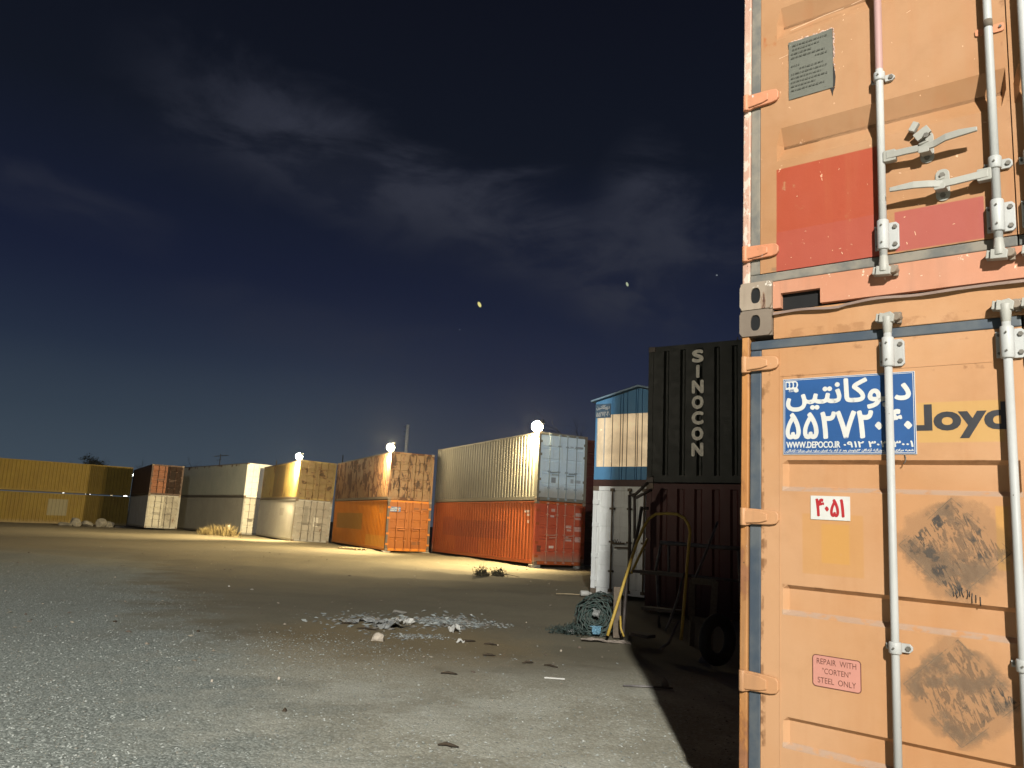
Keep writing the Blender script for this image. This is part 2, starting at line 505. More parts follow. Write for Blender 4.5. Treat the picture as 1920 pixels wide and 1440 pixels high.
def container(name, label, cat, loc, rot, L, H, mats, group='shipping containers stacked around the yard', W_=2.438, door_end=True, ribs=(), rods=True, low_gap=0.0, wavy=None, rib_depth=.032, side_depth=.036):
    """far container; local x across the door end, y along its length, z up; long wall at x = 0"""
    t = thing(name, label, cat, loc, rot, group)
    g = mats.get
    frame = g('frame')
    wall_side(H, L, 0, 1, g('side'), 'side_wall', t, depth=side_depth)
    wall_side(H, L, W_, -1, g('side2') or g('side'), 'side_wall', t)
    wall_end(H, L, -1, g('end') or g('side'), 'end_wall', t)
    MB().box(.06, W_ - .06, .06, L - .06, H - .055, H - .02).build('roof', g('roof') or frame, t)
    MB().box(.05, W_ - .05, .05, L - .05, .13 + low_gap, .16 + low_gap).build('floor', M['dark_steel'], t)
    for x0 in (0, W_ - .06):
        MB().box(x0, x0 + .06, .18, L - .18, .02 + low_gap, .165).build('bottom_rail', g('rail') or frame, t)
        MB().box(x0 + .002, x0 + .058, .18, L - .18, H - .075, H - .012).build('top_rail', g('rail') or frame, t)
        for y0 in (0.004, L - .154):
            MB().box(x0 + (.003 if x0 == 0 else -.05), x0 + (.11 if x0 == 0 else .057), y0, y0 + .15, .12, H - .12).build('corner_post', g('post') or frame, t)
    for x0 in (-.004, W_ - .158):
        for y0 in (-.006, L - .172):
            for z0 in (0, H - .118):
                MB().box(x0, x0 + .162, y0, y0 + .178, z0, z0 + .118).build('corner_casting', g('cast') or M['cast'], t, bevel=.012)
    MB().box(.16, W_ - .16, .01, .10, H - .11, H - .006).build('header', frame, t)
    MB().box(.16, W_ - .16, .01, .12, .012 + low_gap, .15).build('sill', frame, t)
    MB().box(.16, W_ - .16, L - .12, L - .02, H - .10, H - .006).build('header', frame, t)
    MB().box(.16, W_ - .16, L - .12, L - .02, .012 + low_gap, .14).build('sill', frame, t)
    if door_end:
        half = W_ / 2
        for s in (0, 1):
            d0, d1 = (.115, half - .008) if s == 0 else (half + .008, W_ - .115)
            zs = [.155]
            ys = [.03]
            zz, z_top = .155, H - .115
            nr = 4
            step = (z_top - .155) / (nr + 1)
            prof = [(.155, .03)]
            for k in range(1, nr + 1):
                c = .155 + step * k
                prof += [(c - .075, .03), (c - .055, .03 + rib_depth), (c + .055, .03 + rib_depth), (c + .075, .03)]
            prof.append((z_top, .03))
            a, b = d0 + .09, d1 - .09
            rows = []
            for z, y in prof:
                rows.append([(d0, .03, z), (a, .03, z), (a + .02, y, z), (b - .02, y, z), (b, .03, z), (d1, .03, z)])
            mb = MB().grid(rows)
            mb.box(d0 + .001, d1 - .001, .064, .075, .156, z_top - .001)
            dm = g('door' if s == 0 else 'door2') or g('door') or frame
            dr = mb.build('door', dm, t)
            if rods:
                for fx in (.40, .83):
                    x = d0 + (d1 - d0) * (fx if s == 0 else 1 - fx)
                    r = MB().tube([(x, -.012, .06), (x, -.012, H - .05)], .021, 8)
                    for z in (.10, H - .09):
                        r.box(x - .05, x + .05, -.04, .008, z - .035, z + .035)
                    for z in (.55, 1.25, H - .55):
                        r.box(x - .06, x + .06, -.036, .028, z - .022, z + .022)
                    lr = r.build('lock_rod', g('rod') or M['rod'], dr)
                    hx = x + (.38 if fx == .40 else -.36) * (1 if s == 0 else -1)
                    MB().obox(((x + hx) / 2, -.045, 1.12 + (.1 if fx == .40 else 0)), (abs(hx - x) / 2, 0, .008), (0, .008, 0), (0, 0, .02)).build('handle', g('rod') or M['rod'], dr)
            hx = .06 if s == 0 else W_ - .06
            for z in (.35, .9, H - .95, H - .4):
                MB().box(hx - .055 if s == 0 else hx - .11, hx + .11 if s == 0 else hx + .055, -.012, .025, z - .05, z + .05).build('hinge', frame, dr)
    else:
        wall_end(H, 0, 1, g('end') or g('side'), 'end_wall', t, pitch=.41, depth=.045, outer=.29) if wavy is None else wall_end(H, 0, 1, g('end'), 'end_wall', t, **wavy)
    return t


def stack_pos(fr, dz):
    """point dz up a tilted stack's own vertical"""
    x, y, yaw, z0, rx, ry = fr
    e = Euler((rx, ry, yaw))
    v = e.to_matrix() @ Vector((0, 0, dz))
    return (x + v.x, y + v.y, z0 + v.z), (rx, ry, yaw)


def to_world(fr, p):
    x, y, yaw, z0, rx, ry = fr
    return Vector((x, y, z0)) + Euler((rx, ry, yaw)).to_matrix() @ Vector(p)


FR = {
    'red': (1.2703, 32.4383, .4706, .1124, -.0009, .0015),
    'orange': (-6.2128, 41.1731, .4460, .0606, .0018, -.0050),
    'olive': (-13.7803, 50.9847, .5008, .0443, .0026, .0188),
    'white': (-20.8437, 61.8802, .7449, .030, -.0023, .0070),
    'brown': (-28.6266, 62.3811, .5616, .155, -.0063, -.0025),
    'yellow': (-34.2956, 71.1771, .7013 + math.pi / 2, .0535, -.0121, .0017),
    'dark': (2.8887, 16.0, R(-33), .0, 0, 0),
    'cabin': (2.175, 19.43, R(-36), .06, 0, 0),
    'near': (1.1846, 3.9445, -.6916, .073, .0127, .0185),
}
SIDE = 1  # y axis index for side walls
GRP = 'shipping containers stacked around the yard'

# --- ground --------------------------------------------------------------------
def gnoise(x, y):
    h = 0
    rs = np.random.RandomState(3)
    for k in range(14):
        a = rs.uniform(0, 2 * np.pi); w = 2 ** rs.uniform(-.5, 3.2); ph = rs.uniform(0, 6.28)
        h = h + np.sin((x * np.cos(a) + y * np.sin(a)) * w + ph) / w ** .9
    return h


def axis(lo, hi, dense_lo, dense_hi, step, grow=1.12):
    a = list(np.arange(dense_lo, dense_hi, step)); s = step
    while a[-1] < hi: s *= grow; a.append(a[-1] + s)
    s = step
    while a[0] > lo: s *= grow; a.insert(0, a[0] - s)
    return np.array(a)


def ground_z(x, y):
    amp = .006 + .012 * np.clip((y - 4) / 20, 0, 1) + .02 * np.clip((y - 40) / 60, 0, 1)
    return gnoise(np.asarray(x, float), np.asarray(y, float)) * amp - .012


gx = axis(-500, 500, -12, 6, .12); gy = axis(-120, 900, 3, 22, .12)
GX, GY = np.meshgrid(gx, gy)
GZ = ground_z(GX, GY)
verts = np.stack([GX, GY, GZ], -1).reshape(-1, 3)
nx = len(gx); ny = len(gy)
ii, jj = np.meshgrid(np.arange(nx - 1), np.arange(ny - 1))
q = (jj * nx + ii).ravel()
faces = np.stack([q, q + 1, q + nx + 1, q + nx], 1)


def np_mesh(name, verts, faces, mat, smooth=False):
    me = bpy.data.meshes.new(name)
    me.vertices.add(len(verts)); me.vertices.foreach_set('co', verts.astype(np.float32).ravel())
    k = faces.shape[1]
    me.loops.add(faces.size); me.loops.foreach_set('vertex_index', faces.astype(np.int32).ravel())
    me.polygons.add(len(faces))
    me.polygons.foreach_set('loop_start', np.arange(0, faces.size, k, dtype=np.int32))
    me.polygons.foreach_set('loop_total', np.full(len(faces), k, dtype=np.int32))
    me.update(calc_edges=True)
    me.polygons.foreach_set('use_smooth', [smooth] * len(faces))
    me.materials.append(mat)
    o = bpy.data.objects.new(name, me)
    COL.objects.link(o)
    return o


def ground_mat():
    m, t, b = new_mat('yard_dirt_and_gravel')
    o = t.obj(); xyz = t.sep(o)
    big = t.noise(o, .22, 5, .6); mid = t.noise(o, 1.1, 6, .65); fine = t.noise(o, 9, 6, .7); vfine = t.noise(o, 55, 4, .7)
    dirt = t.mix(t.ramp(big, .35, .65), (.146, .128, .083), (.180, .158, .104))
    dirt = t.mix(t.m('MULTIPLY', t.ramp(mid, .45, .7), .28), dirt, (.092, .080, .050))
    dirt = t.mix(t.m('MULTIPLY', t.ramp(fine, .52, .72), .40), dirt, (.165, .145, .098))
    # tracks pressed by lorries turning in the yard
    tr = t.noise(t.scale(o, (.12, .9, 1)), 1.6, 4, .6, .3)
    dirt = t.mix(t.m('MULTIPLY', t.ramp(tr, .5, .66), .18), dirt, (.098, .085, .055))
    # dirt blends to a paler tan towards the container row
    zone = t.ramp(t.m('ADD', xyz[1], t.m('MULTIPLY', t.m('SUBTRACT', big, .5), 12.0)), 14, 27)
    dirt = t.mix(zone, dirt, t.mix(.5, dirt, (.178, .148, .088)))
    # brown sandy patch round the rubbish
    px_ = t.m('ADD', xyz[0], 1.35); py_ = t.m('ADD', xyz[1], -10.2)
    rr = t.m('SQRT', t.m('ADD', t.m('MULTIPLY', t.m('MULTIPLY', px_, px_), .28), t.m('MULTIPLY', t.m('MULTIPLY', py_, py_), .16)))
    rr = t.m('ADD', rr, t.m('MULTIPLY', t.m('SUBTRACT', mid, .5), 1.0))
    dirt = t.mix(t.m('MULTIPLY', t.ramp(rr, 1.25, .6), .9), dirt, (.205, .155, .078))
    # coarse blue-grey chips to the side, finer tan-grey ones in the foreground
    nz = t.m('ADD', t.m('MULTIPLY', t.m('SUBTRACT', mid, .5), 4.0), t.m('MULTIPLY', t.m('SUBTRACT', big, .5), 3.5))
    e1 = t.m('ADD', t.m('ADD', xyz[0], 1.3), t.m('MULTIPLY', t.m('ADD', xyz[1], -5.0), .5))
    coarse = t.m('MULTIPLY', t.ramp(t.m('ADD', e1, nz), 1.1, -1.1), t.ramp(xyz[1], 30, 15))
    e2 = t.m('ADD', t.m('ADD', xyz[1], -8.7), t.m('MULTIPLY', nz, .9))
    fineg = t.m('MULTIPLY', t.ramp(e2, 1.3, -1.3), t.m('ADD', .55, t.m('MULTIPLY', t.ramp(mid, .38, .6), .45)))
    vo = t.node('ShaderNodeTexVoronoi'); vo.inputs['Scale'].default_value = 52
    t.put(vo.inputs['Vector'], t.scale(o, (1, .7, 1)))
    sepc = t.sep(vo.outputs['Color'])
    g1 = t.mix(sepc[0], (.185, .208, .185), (.380, .405, .362))
    g1 = t.mix(t.m('MULTIPLY', t.ramp(vo.outputs['Distance'], .35, .75), .5), g1, (.095, .105, .092))
    g1 = t.mix(t.m('MULTIPLY', t.ramp(mid, .40, .68), .40), g1, (.215, .228, .198))
    g2 = t.mix(sepc[0], (.340, .325, .255), (.47, .455, .37))
    g2 = t.mix(t.m('GREATER_THAN', sepc[1], .95), g2, (.56, .55, .48))
    g2 = t.mix(t.m('MULTIPLY', t.ramp(vo.outputs['Distance'], .40, .8), .4), g2, (.200, .190, .150))
    g2 = t.mix(t.m('MULTIPLY', t.ramp(t.noise(o, .55, 4, .6), .44, .62), .5), g2, (.43, .425, .36))
    col = t.mix(fineg, dirt, g2)
    col = t.mix(coarse, col, g1)
    gr = t.m('MAXIMUM', coarse, t.m('MULTIPLY', fineg, .7))
    # scattered pale bits everywhere
    col = t.mix(t.m('MULTIPLY', t.ramp(vfine, .70, .74), .55), col, (.42, .39, .31))
    t.put(b.inputs['Base Color'], col)
    b.inputs['Roughness'].default_value = .93
    bp = t.node('ShaderNodeBump'); bp.inputs['Strength'].default_value = .55; bp.inputs['Distance'].default_value = .03
    hgt = t.m('ADD', t.m('MULTIPLY', fine, .7), t.m('MULTIPLY', t.m('MULTIPLY', gr, t.m('SUBTRACT', 1.0, vo.outputs['Distance'])), .45))
    hgt = t.m('ADD', hgt, t.m('MULTIPLY', vfine, .12))
    t.put(bp.inputs['Height'], hgt)
    t.l.new(bp.outputs[0], b.inputs['Normal'])
    return m


ground = np_mesh('ground', verts, faces, ground_mat(), True)
ground['kind'] = 'structure'

# --- loose gravel chips lying on it ------------------------------------------------
def chips(name, n, sampler, smin, smax, mat, seed, flat=.55, embed=.25, squash=(1, .75)):
    rs = np.random.RandomState(seed)
    x, y = sampler(rs, n)
    n = len(x)
    s = smin + (smax - smin) * rs.rand(n) ** 2.6
    base = np.array([(1, 0, 0), (.2, .9, .1), (-.9, .35, 0), (-.5, -.8, .1), (.55, -.75, 0), (.1, .05, 1)], float)
    v = np.repeat(base[None], n, 0) + rs.uniform(-.28, .28, (n, 6, 3))
    el = rs.uniform(.55, 1.0, (n, 1)); v[:, :, 1] *= el
    v[:, :, 2] *= flat * rs.uniform(.5, 1.2, (n, 1))
    a = rs.uniform(0, 2 * np.pi, n); ca, sa = np.cos(a)[:, None], np.sin(a)[:, None]
    vx = v[:, :, 0] * ca - v[:, :, 1] * sa; vy = v[:, :, 0] * sa + v[:, :, 1] * ca
    tilt = rs.uniform(-.35, .35, (n, 1))
    vz = v[:, :, 2] + vx * tilt
    P = np.stack([vx * s[:, None] + x[:, None], vy * s[:, None] + y[:, None], vz * s[:, None]], -1)
    P[:, :, 2] += (ground_z(x, y))[:, None] + .001
    tri = np.array([(0, 1, 5), (1, 2, 5), (2, 3, 5), (3, 4, 5), (4, 0, 5)])
    F = (tri[None] + (np.arange(n) * 6)[:, None, None]).reshape(-1, 3)
    o = np_mesh(name, P.reshape(-1, 3), F, mat)
    o['kind'] = 'stuff'
    return o


def chip_mat(name, cols):
    m, t, b = new_mat(name)
    g = t.node('ShaderNodeNewGeometry').outputs['Random Per Island']
    r = t.node('ShaderNodeValToRGB'); r.color_ramp.interpolation = 'CONSTANT'
    e = r.color_ramp.elements
    for i, (p, c) in enumerate(cols):
        k = e[i] if i < 2 else e.new(p)
        k.position = p; k.color = (*c, 1)
    t.put(r.inputs[0], g)
    t.put(b.inputs['Base Color'], r.outputs[0])
    b.inputs['Roughness'].default_value = .85
    return m


def gravel_sampler(rs, n):
    y = 3.4 + (rs.rand(n * 4) ** 1.6) * 17
    x = rs.uniform(-1, 1, n * 4) * (y * .72 + .6) - .4
    wob = gnoise(x * .5, y * .5)
    lim = 8.4 + wob + rs.normal(0, .9, n * 4)
    co = (x + 1.3 + (y - 5) * .5 + wob * .8 + rs.normal(0, .6, n * 4)) < 0
    keep = co | ((y < lim) & (rs.rand(n * 4) < .33))
    ok = keep & (x < 2.2)
    return x[ok][:n], y[ok][:n]


chips('gravel', 42000, gravel_sampler, .005, .017, chip_mat('gravel_chips', [(0, (.26, .275, .245)), (.3, (.15, .162, .145)), (.52, (.31, .325, .295)), (.80, (.21, .20, .165)), (.95, (.39, .40, .36))]), 5)
chips('loose_stones', 700, lambda rs, n: (rs.uniform(-16, 3.5, n), 8 + rs.rand(n) ** 1.3 * 30), .012, .05, chip_mat('stones', [(0, (.24, .20, .15)), (.4, (.13, .10, .075)), (.7, (.33, .29, .22)), (.93, (.55, .52, .46))]), 8)

# ------------------------------------------------------------------ the two big containers beside the camera
ORANGE = (.385, .195, .086)
M['near_low'] = paint('sunbleached_orange_paint', ORANGE, (.425, .238, .122), rust=.10, rust_scale=9, rust_col=(.10, .042, .018), streak=.26, dirt=(.33, .145, .055), speck=.16, rough=.5, bump=.32,
                      rects=[([(0, .094, .110), (2, .21, 2.37)], (.13, .06, .025), .65, .46), ([(0, .096, .125), (2, 1.26, 1.49)], (.15, .07, .03), .6, .46), ([(0, .096, .12), (2, .45, .70)], (.15, .07, .03), .6, .46), ([(0, .096, .14), (2, 2.10, 2.26)], (.17, .08, .03), .45, .5), ([(0, .20, 1.2), (2, 1.795, 1.812)], (.20, .09, .035), .5, .5), ([(0, .20, 1.2), (2, 1.20, 1.216)], (.20, .09, .035), .5, .5), ([(0, .20, 1.19), (2, 1.659, 1.681)], (.33, .245, .185), .75, .36), ([(0, .20, 1.19), (2, 1.074, 1.097)], (.33, .245, .185), .75, .36), ([(0, .20, 1.19), (2, .476, .500)], (.33, .245, .185), .75, .36), ([(0, .19, 1.2), (2, 2.205, 2.235)], (.14, .06, .025), .6, .56), ([(0, .10, 1.2), (2, 2.34, 2.374)], (.16, .07, .03), .5, .54), ([(0, .16, 2.28), (2, 2.43, 2.47)], (.22, .10, .04), .45, .48),
                             ([(0, .297, .571), (2, 1.275, 1.555)], (.40, .20, .062), .55), ([(0, .385, .510), (2, 1.33, 1.51)], (.43, .22, .050), .6),
                             ([(0, .808, 1.135), (2, 1.888, 2.066)], (.42, .25, .080), .8), ([(0, 1.09, 1.135), (2, 1.36, 1.62)], (.44, .23, .05), .6)], seed=1)
M['near_up'] = paint('orange_paint_with_scuffs', (.312, .154, .066), (.352, .192, .096), rust=.08, rust_scale=9, rust_col=(.16, .055, .02), streak=.24, dirt=(.34, .125, .05), speck=.12, rough=.5, bump=.30, chip=.15, chip_col=(.66, .40, .24), seed=2,
                     rects=[([(0, .10, .17), (2, 1.42, 1.62)], (.30, .09, .025), .7, .50), ([(0, .10, 1.2), (2, .188, .215)], (.16, .10, .06), .6, .50), ([(0, 1.195, 1.22), (2, .2, 2.37)], (.14, .06, .025), .5, .52), ([(0, .172, .700), (2, .186, .748)], (.30, .056, .026), 1.0), ([(0, .172, .700), (2, .186, .40)], (.30, .065, .042), .7),
                            ([(0, .736, 1.100), (2, .196, .392)], (.295, .075, .055), 1.0)])
M['near_sill'] = paint('pink_scuffed_sill_paint', (.42, .185, .105), (.46, .23, .145), rust=.12, rust_scale=10, streak=.3, dirt=(.20, .12, .08), speck=.25, chip=.28, chip_col=(.62, .50, .36), bump=.2, seed=4)
M['near_post'] = paint('rusty_orange_post', (.36, .155, .045), (.42, .20, .07), rust=.45, rust_scale=4.5, rust_col=(.14, .06, .025), streak=.5, chip=.15, speck=.5, bump=.35, seed=6, rust_stretch=(1.5, 1.5, .5))
M['near_post_up'] = paint('chipped_pink_post', (.44, .24, .17), (.50, .36, .27), rust=.32, rust_scale=9, rust_col=(.20, .10, .06), chip=.62, chip_col=(.50, .42, .34), speck=.6, bump=.4, seed=7)
M['grip'] = paint('worn_handle_steel', (.26, .25, .215), (.33, .32, .28), rust=.04, streak=.3, dirt=(.16, .14, .11), rough=.5, speck=.35, bump=.08)
M['flange'] = paint('grimy_flange_paint', (.21, .145, .115), (.27, .19, .15), rust=.15, rust_scale=8, streak=.4, dirt=(.12, .09, .07), speck=.3, bump=.3)
M['hinge'] = paint('hinge_paint', (.40, .205, .095), (.44, .235, .115), rust=.14, rust_scale=14, speck=.3, chip=.12, bump=.12, seed=3)
M['hinge_up'] = paint('pink_hinge_paint', (.47, .19, .095), (.50, .23, .13), rust=.14, rust_scale=14, speck=.3, chip=.22, bump=.12, seed=5)
M['sign_blue'] = plain('sign_blue', (.012, .066, .20), .5, var=.12, scale=6)
M['sign_white'] = plain('sign_white', (.50, .49, .45), .5, var=.08, scale=8)
M['plate_grey'] = paint('grey_data_plate', (.125, .125, .098), (.165, .165, .135), rust=.0, streak=.2, dirt=(.08, .08, .06), speck=.35, chip=.1, chip_col=(.3, .3, .26), rough=.38, metal=.25, bump=.35, seed=2)
M['red_lettering'] = plain('red_lettering', (.33, .012, .016), .5, var=.1)
M['pink_plate'] = plain('pink_sticker', (.46, .205, .155), .5, var=.08, scale=8)
M['brown_ink'] = plain('brown_ink', (.11, .035, .022), .6, var=.2)
M['peel'] = plain('peeled_edge', (.62, .42, .33), .8, var=.4, scale=60)
M['scratch'] = plain('scratched_paint', (.66, .42, .26), .8, var=.25, scale=40)
M['soot'] = plain('black_tar', (.02, .018, .016), .6)

NEAR_ROT = (.0127, .0185, -.6916)


def leaf(parent, x0, x1, rx0, rx1, zprof, mat, z0, z1):
    xs = [x0, rx0, rx0 + .022, rx1 - .022, rx1, x1]
    rows = []
    for z, y in [(z0, 0)] + zprof + [(z1, 0)]:
        rows.append([(xs[0], 0, z), (xs[1], 0, z), (xs[2], y, z), (xs[3], y, z), (xs[4], 0, z), (xs[5], 0, z)])
    mb = MB().grid(rows)
    back = .045
    mb.add([(x0, 0, z0), (x1, 0, z0), (x1, 0, z1), (x0, 0, z1), (x0, back, z0), (x1, back, z0), (x1, back, z1), (x0, back, z1)],
           [(0, 4, 5, 1), (1, 5, 6, 2), (2, 6, 7, 3), (3, 7, 4, 0), (4, 7, 6, 5)])
    return mb.build('door', mat, parent)


def bolt(mb, x, y, z, r=.0095):
    mb.tube([(x, y, z), (x, y - .008, z)], r, 6)


def bearing(door, x, z0, z1, long=True, mat=None, side=1):
    """rod guide: sleeve over the rod, a flange with bolts on one side and a narrow lug on the other"""
    mat = mat or M['rod']
    mb = MB()
    zc = (z0 + z1) / 2
    mb.tube([(x, -.045, z0), (x, -.045, z0 + .006), (x, -.045, z1 - .006), (x, -.045, z1)], [.0235, .0265, .0265, .0235], 16)
    a, b = sorted((x + side * .018, x + side * .062))
    mb.prism_xz([(a, z0 + .006), (b - .012, z0 + .006), (b, z0 + .018), (b, z1 - .018), (b - .012, z1 - .006), (a, z1 - .006)], -.016, -.0015)
    a, b = sorted((x - side * .045, x - side * .02))
    mb.prism_xz([(a, z0 + .012), (b, z0 + .012), (b, z1 - .012), (a, z1 - .012)], -.012, -.0015)
    o = mb.build('rod_guide', mat, door, bevel=.002)
    for z in ((z0 + .03, z1 - .03) if long else (zc,)):
        for bx, by, br in ((x + side * .046, -.016, .0105), (x, -.0705, .004), (x - side * .034, -.012, .006)):
            b1 = MB(); bolt(b1, bx, by, z, br); b1.build('bolt', M['bolt'], door)
    return o


def cam_lock(door, x, z, up, mat=None):
    mat = mat or M['rod']
    s = 1 if up else -1
    mb = MB()
    mb.tube([(x, -.045, z - s * .075), (x, -.045, z - s * .02), (x, -.045, z + s * .005)], [.0175, .023, .024], 14)
    mb.prism_xz([(x - .034, z - .02), (x + .028, z - .024), (x + .034, z + .010), (x + .016, z + .026), (x - .012, z + .020), (x - .030, z + .024)], -.062, -.022)
    mb.prism_xz([(x - .052, z - .012), (x - .03, z - .014), (x - .028, z + .02), (x - .046, z + .026)], -.048, -.004)
    o = mb.build('locking_cam', M['grip'], door, bevel=.003)
    k = MB()
    k.tube([(x + .036, -.050, z + .004), (x + .036, -.004, z + .004)], [.020, .023], 10)
    k.box(x + .03, x + .054, -.02, -.001, z - .024, z + .03)
    k.build('cam_keeper', M['cast'], door, bevel=.003)
    return o


def hinge(door, z0, z1, mat, mirror=False):
    X = (lambda x: 2.438 - x) if mirror else (lambda x: x)
    dz = (z1 - z0)
    pl = [(-.006, z0 - .004), (.034, z0 - .004), (.05, z0 + .002), (.15, z0 + .004), (.176, z0 + .010), (.188, z0 + .026), (.188, z1 - .024), (.176, z1 - .008), (.15, z1 - .003), (.05, z1 + .002), (-.006, z1 + .002)]
    mb = MB()
    mb.prism_xz([(X(a), b) for a, b in pl], -.020, -.0015)
    mb.prism_xz([(X(a), b) for a, b in [(.006, z0 + .004), (.10, z0 + .012), (.135, z0 + .022), (.135, z1 - .022), (.10, z1 - .010), (.006, z1 - .004)]], -.030, -.019)
    mb.tube([(X(.012), -.018, z0 - .006), (X(.012), -.018, z1 + .004)], .017, 12)
    return mb.build('hinge', mat, door, bevel=.005)


def near_frame(t, H, post, sillm, header, castm, casth):
    for x0, x1 in ((-.010, .030), (2.408, 2.448)):
        MB().box(x0, x1, -.004, .16, casth - .002, H - casth + .002).build('corner_post', post, t, bevel=.006)
    for x0 in (-.020, 2.29):
        for z in (0, H - casth):
            casting(t, x0, -.012, z, castm, w=.170, h=casth)
        for z in (0, H - casth):
            MB().box(x0, x0 + .170, 12.012, 12.192, z, z + casth).build('corner_casting', castm, t, bevel=.012)
    wall_side(H, 12.19, .0, 1, header, 'side_wall', t)
    wall_side(H, 12.19, 2.438, -1, header, 'side_wall', t)
    wall_end(H, 12.15, -1, header, 'end_wall', t)
    MB().box(.05, 2.39, .10, 12.1, H - .05, H - .02).build('roof', header, t)
    MB().box(.05, 2.39, .10, 12.1, .13, .16).build('floor', M['woodd'], t)
    for x0 in (.002, 2.376):
        MB().box(x0, x0 + .06, .17, 12.0, .03, .17).build('bottom_rail', header, t)
        MB().box(x0, x0 + .06, .17, 12.0, H - .08, H - .012).build('top_rail', header, t)
        MB().box(x0, x0 + .06, 12.02, 12.17, .12, H - .12).build('corner_post', post, t)


# ---- lower one
low = thing('shipping_container', 'big orange container with a blue Persian sign on its door, standing on the ground', 'shipping container', (1.1846, 3.9445, .073), NEAR_ROT, GRP)
near_frame(low, 2.588, M['near_post'], M['near_sill'], M['near_low'], M['cast'], .138)
MB().box(.153, 2.288, .006, .10, 2.426, 2.572).build('header', M['near_low'], low, bevel=.004)
MB().box(.153, 2.288, .006, .12, .02, .150).build('sill', M['near_low'], low, bevel=.004)


def ribprof(tops, up, dn, depth):
    p = []
    for zb, zt in tops:
        p += [(zb, 0), (zb + dn, depth), (zt - up, depth), (zt, 0)]
    return p


rl = [(.478 - .58, .615 - .58), (.478, .615), (1.076, 1.214), (1.661, 1.810)]
rp = ribprof(rl[1:], .019, .019, .028)
for s in (0, 1):
    mir = (lambda x: 2.438 - x) if s else (lambda x: x)
    xa = sorted((mir(.096), mir(1.2155))); ra = sorted((mir(.203), mir(1.186)))
    dr = leaf(low, xa[0], xa[1], ra[0], ra[1], rp, M['near_low'], .205, 2.374)
    # rubber seals round the leaf
    for zz in ((.155, .203), (2.377, 2.424)):
        MB().box(min(mir(.034), mir(1.2155)), max(mir(.034), mir(1.2155)), .004 if zz[0] > 1 else .003, .03, *zz).build('rubber_seal', M['rubber_blue'], dr, bevel=.006)
    MB().box(min(mir(.0335), mir(.093)), max(mir(.0335), mir(.093)), .005, .03, .206, 2.374).build('rubber_seal', M['rubber_blue'], dr, bevel=.006)
    for x in (.7035, 1.166):
        x = mir(x)
        rod = MB().tube([(x, -.045, .10), (x, -.045, 1.2), (x, -.045, 2.40)], .0172, 16).build('lock_rod', M['rod'], dr)
        cam_lock(dr, x, 2.462, True); cam_lock(dr, x, .09, False)
        bearing(dr, x, 2.232, 2.370, True, side=1)
        bearing(dr, x, .975, 1.025, False, side=1)
        bearing(dr, x, .24, .37, True, side=1)
    for z0, z1 in ((2.262, 2.338), (1.488, 1.565), (.700, .788), (.20, .28)):
        hinge(dr, z0, z1, M['hinge'], bool(s))
    if s == 0:
        d_low = dr
# horizontal weld seams and small dents of paint
sm = MB()
sm.prism_xz([(.190, 2.228), (1.19, 2.2305), (1.19, 2.2335), (.190, 2.231)], -.0022, .001)
sm.box(.1865, .1895, -.002, .001, .21, 2.372)
sm.build('weld_seam', M['near_low'], d_low)
# blue sign, with its lettering
sg = MB().box(.208, .803, -.0055, -.0012, 1.836, 2.212).build('sign', M['sign_white'], low)
sg['label'] = 'blue sign with white Persian lettering and phone number'
MB().box(.2105, .8005, -.0062, -.0054, 1.8385, 2.2095).build('sign_field', M['sign_blue'], sg)
b_ = MB()
for a in ((.2145, .7965, 2.2035, 2.2058), (.2145, .7965, 1.8425, 1.8448), (.2145, .2168, 1.8449, 2.2034), (.7942, .7965, 1.8449, 2.2034)):
    b_.box(a[0], a[1], -.0066, -.006, a[2], a[3])
b_.build('border', M['sign_white'], sg)
text_mesh(shape_fa('دپوکانتین'), .222, .786, 2.036, 2.198, -.0072, 'lettering', M['sign_white'], sg, fat=.0042)
text_mesh('۵۵۲۷۲۰۴۰', .220, .788, 1.909, 2.044, -.0070, 'lettering', M['sign_white'], sg, fat=.0046)
text_mesh('WWW.DEPOCO.IR', .223, .478, 1.867, 1.899, -.0070, 'lettering', M['sign_white'], sg, fat=.0012)
text_mesh('۰۹۱۲ ۳۰۳ ۳۰۰۱', .492, .790, 1.868, 1.897, -.0070, 'lettering', M['sign_white'], sg, fat=.0014)
text_mesh(shape_fa('شعبه مرکزی: جنوب بزرگراه آزادگان ۳کیلومتر بعد از آزاد راه تهران ساوه نبش بزرگراه آزادگان'), .224, .790, 1.8465, 1.8625, -.0070, 'lettering', M['sign_white'], sg, fat=.0006, res=2)
lg = MB()
lg.prism_xz([(.220, 2.158), (.238, 2.158), (.238, 2.150), (.244, 2.158), (.270, 2.158), (.278, 2.166), (.282, 2.180), (.278, 2.194), (.270, 2.200), (.220, 2.200)], -.0070, -.0063)
lo = lg.build('logo', M['sign_white'], sg)
k = MB()
for cx in (.231, .2495, .268):
    k.prism_xz([(cx - .0065, 2.168), (cx + .002, 2.168), (cx + .0065, 2.174), (cx + .0065, 2.187), (cx + .002, 2.193), (cx - .0065, 2.193)], -.0076, -.0071)
k.build('logo_letters', M['sign_blue'], sg)
st = MB()
for cx in (.240, .259):
    st.prism_xz([(cx - .005, 2.1805), (cx, 2.175), (cx + .005, 2.1805), (cx, 2.186)], -.0081, -.0077)
st.build('logo_star', M['sign_white'], sg)
text_mesh('CONTAINER', .236, .284, 2.1455, 2.1545, -.0070, 'lettering', M['sign_white'], sg, bold=.02, res=2)
# shipping line lettering half hidden under the sign
lt = text_mesh('Lloyd', .742, 1.158, 1.905, 2.058, -.0012, 'lettering', M['black_lettering'], d_low, bold=.038)
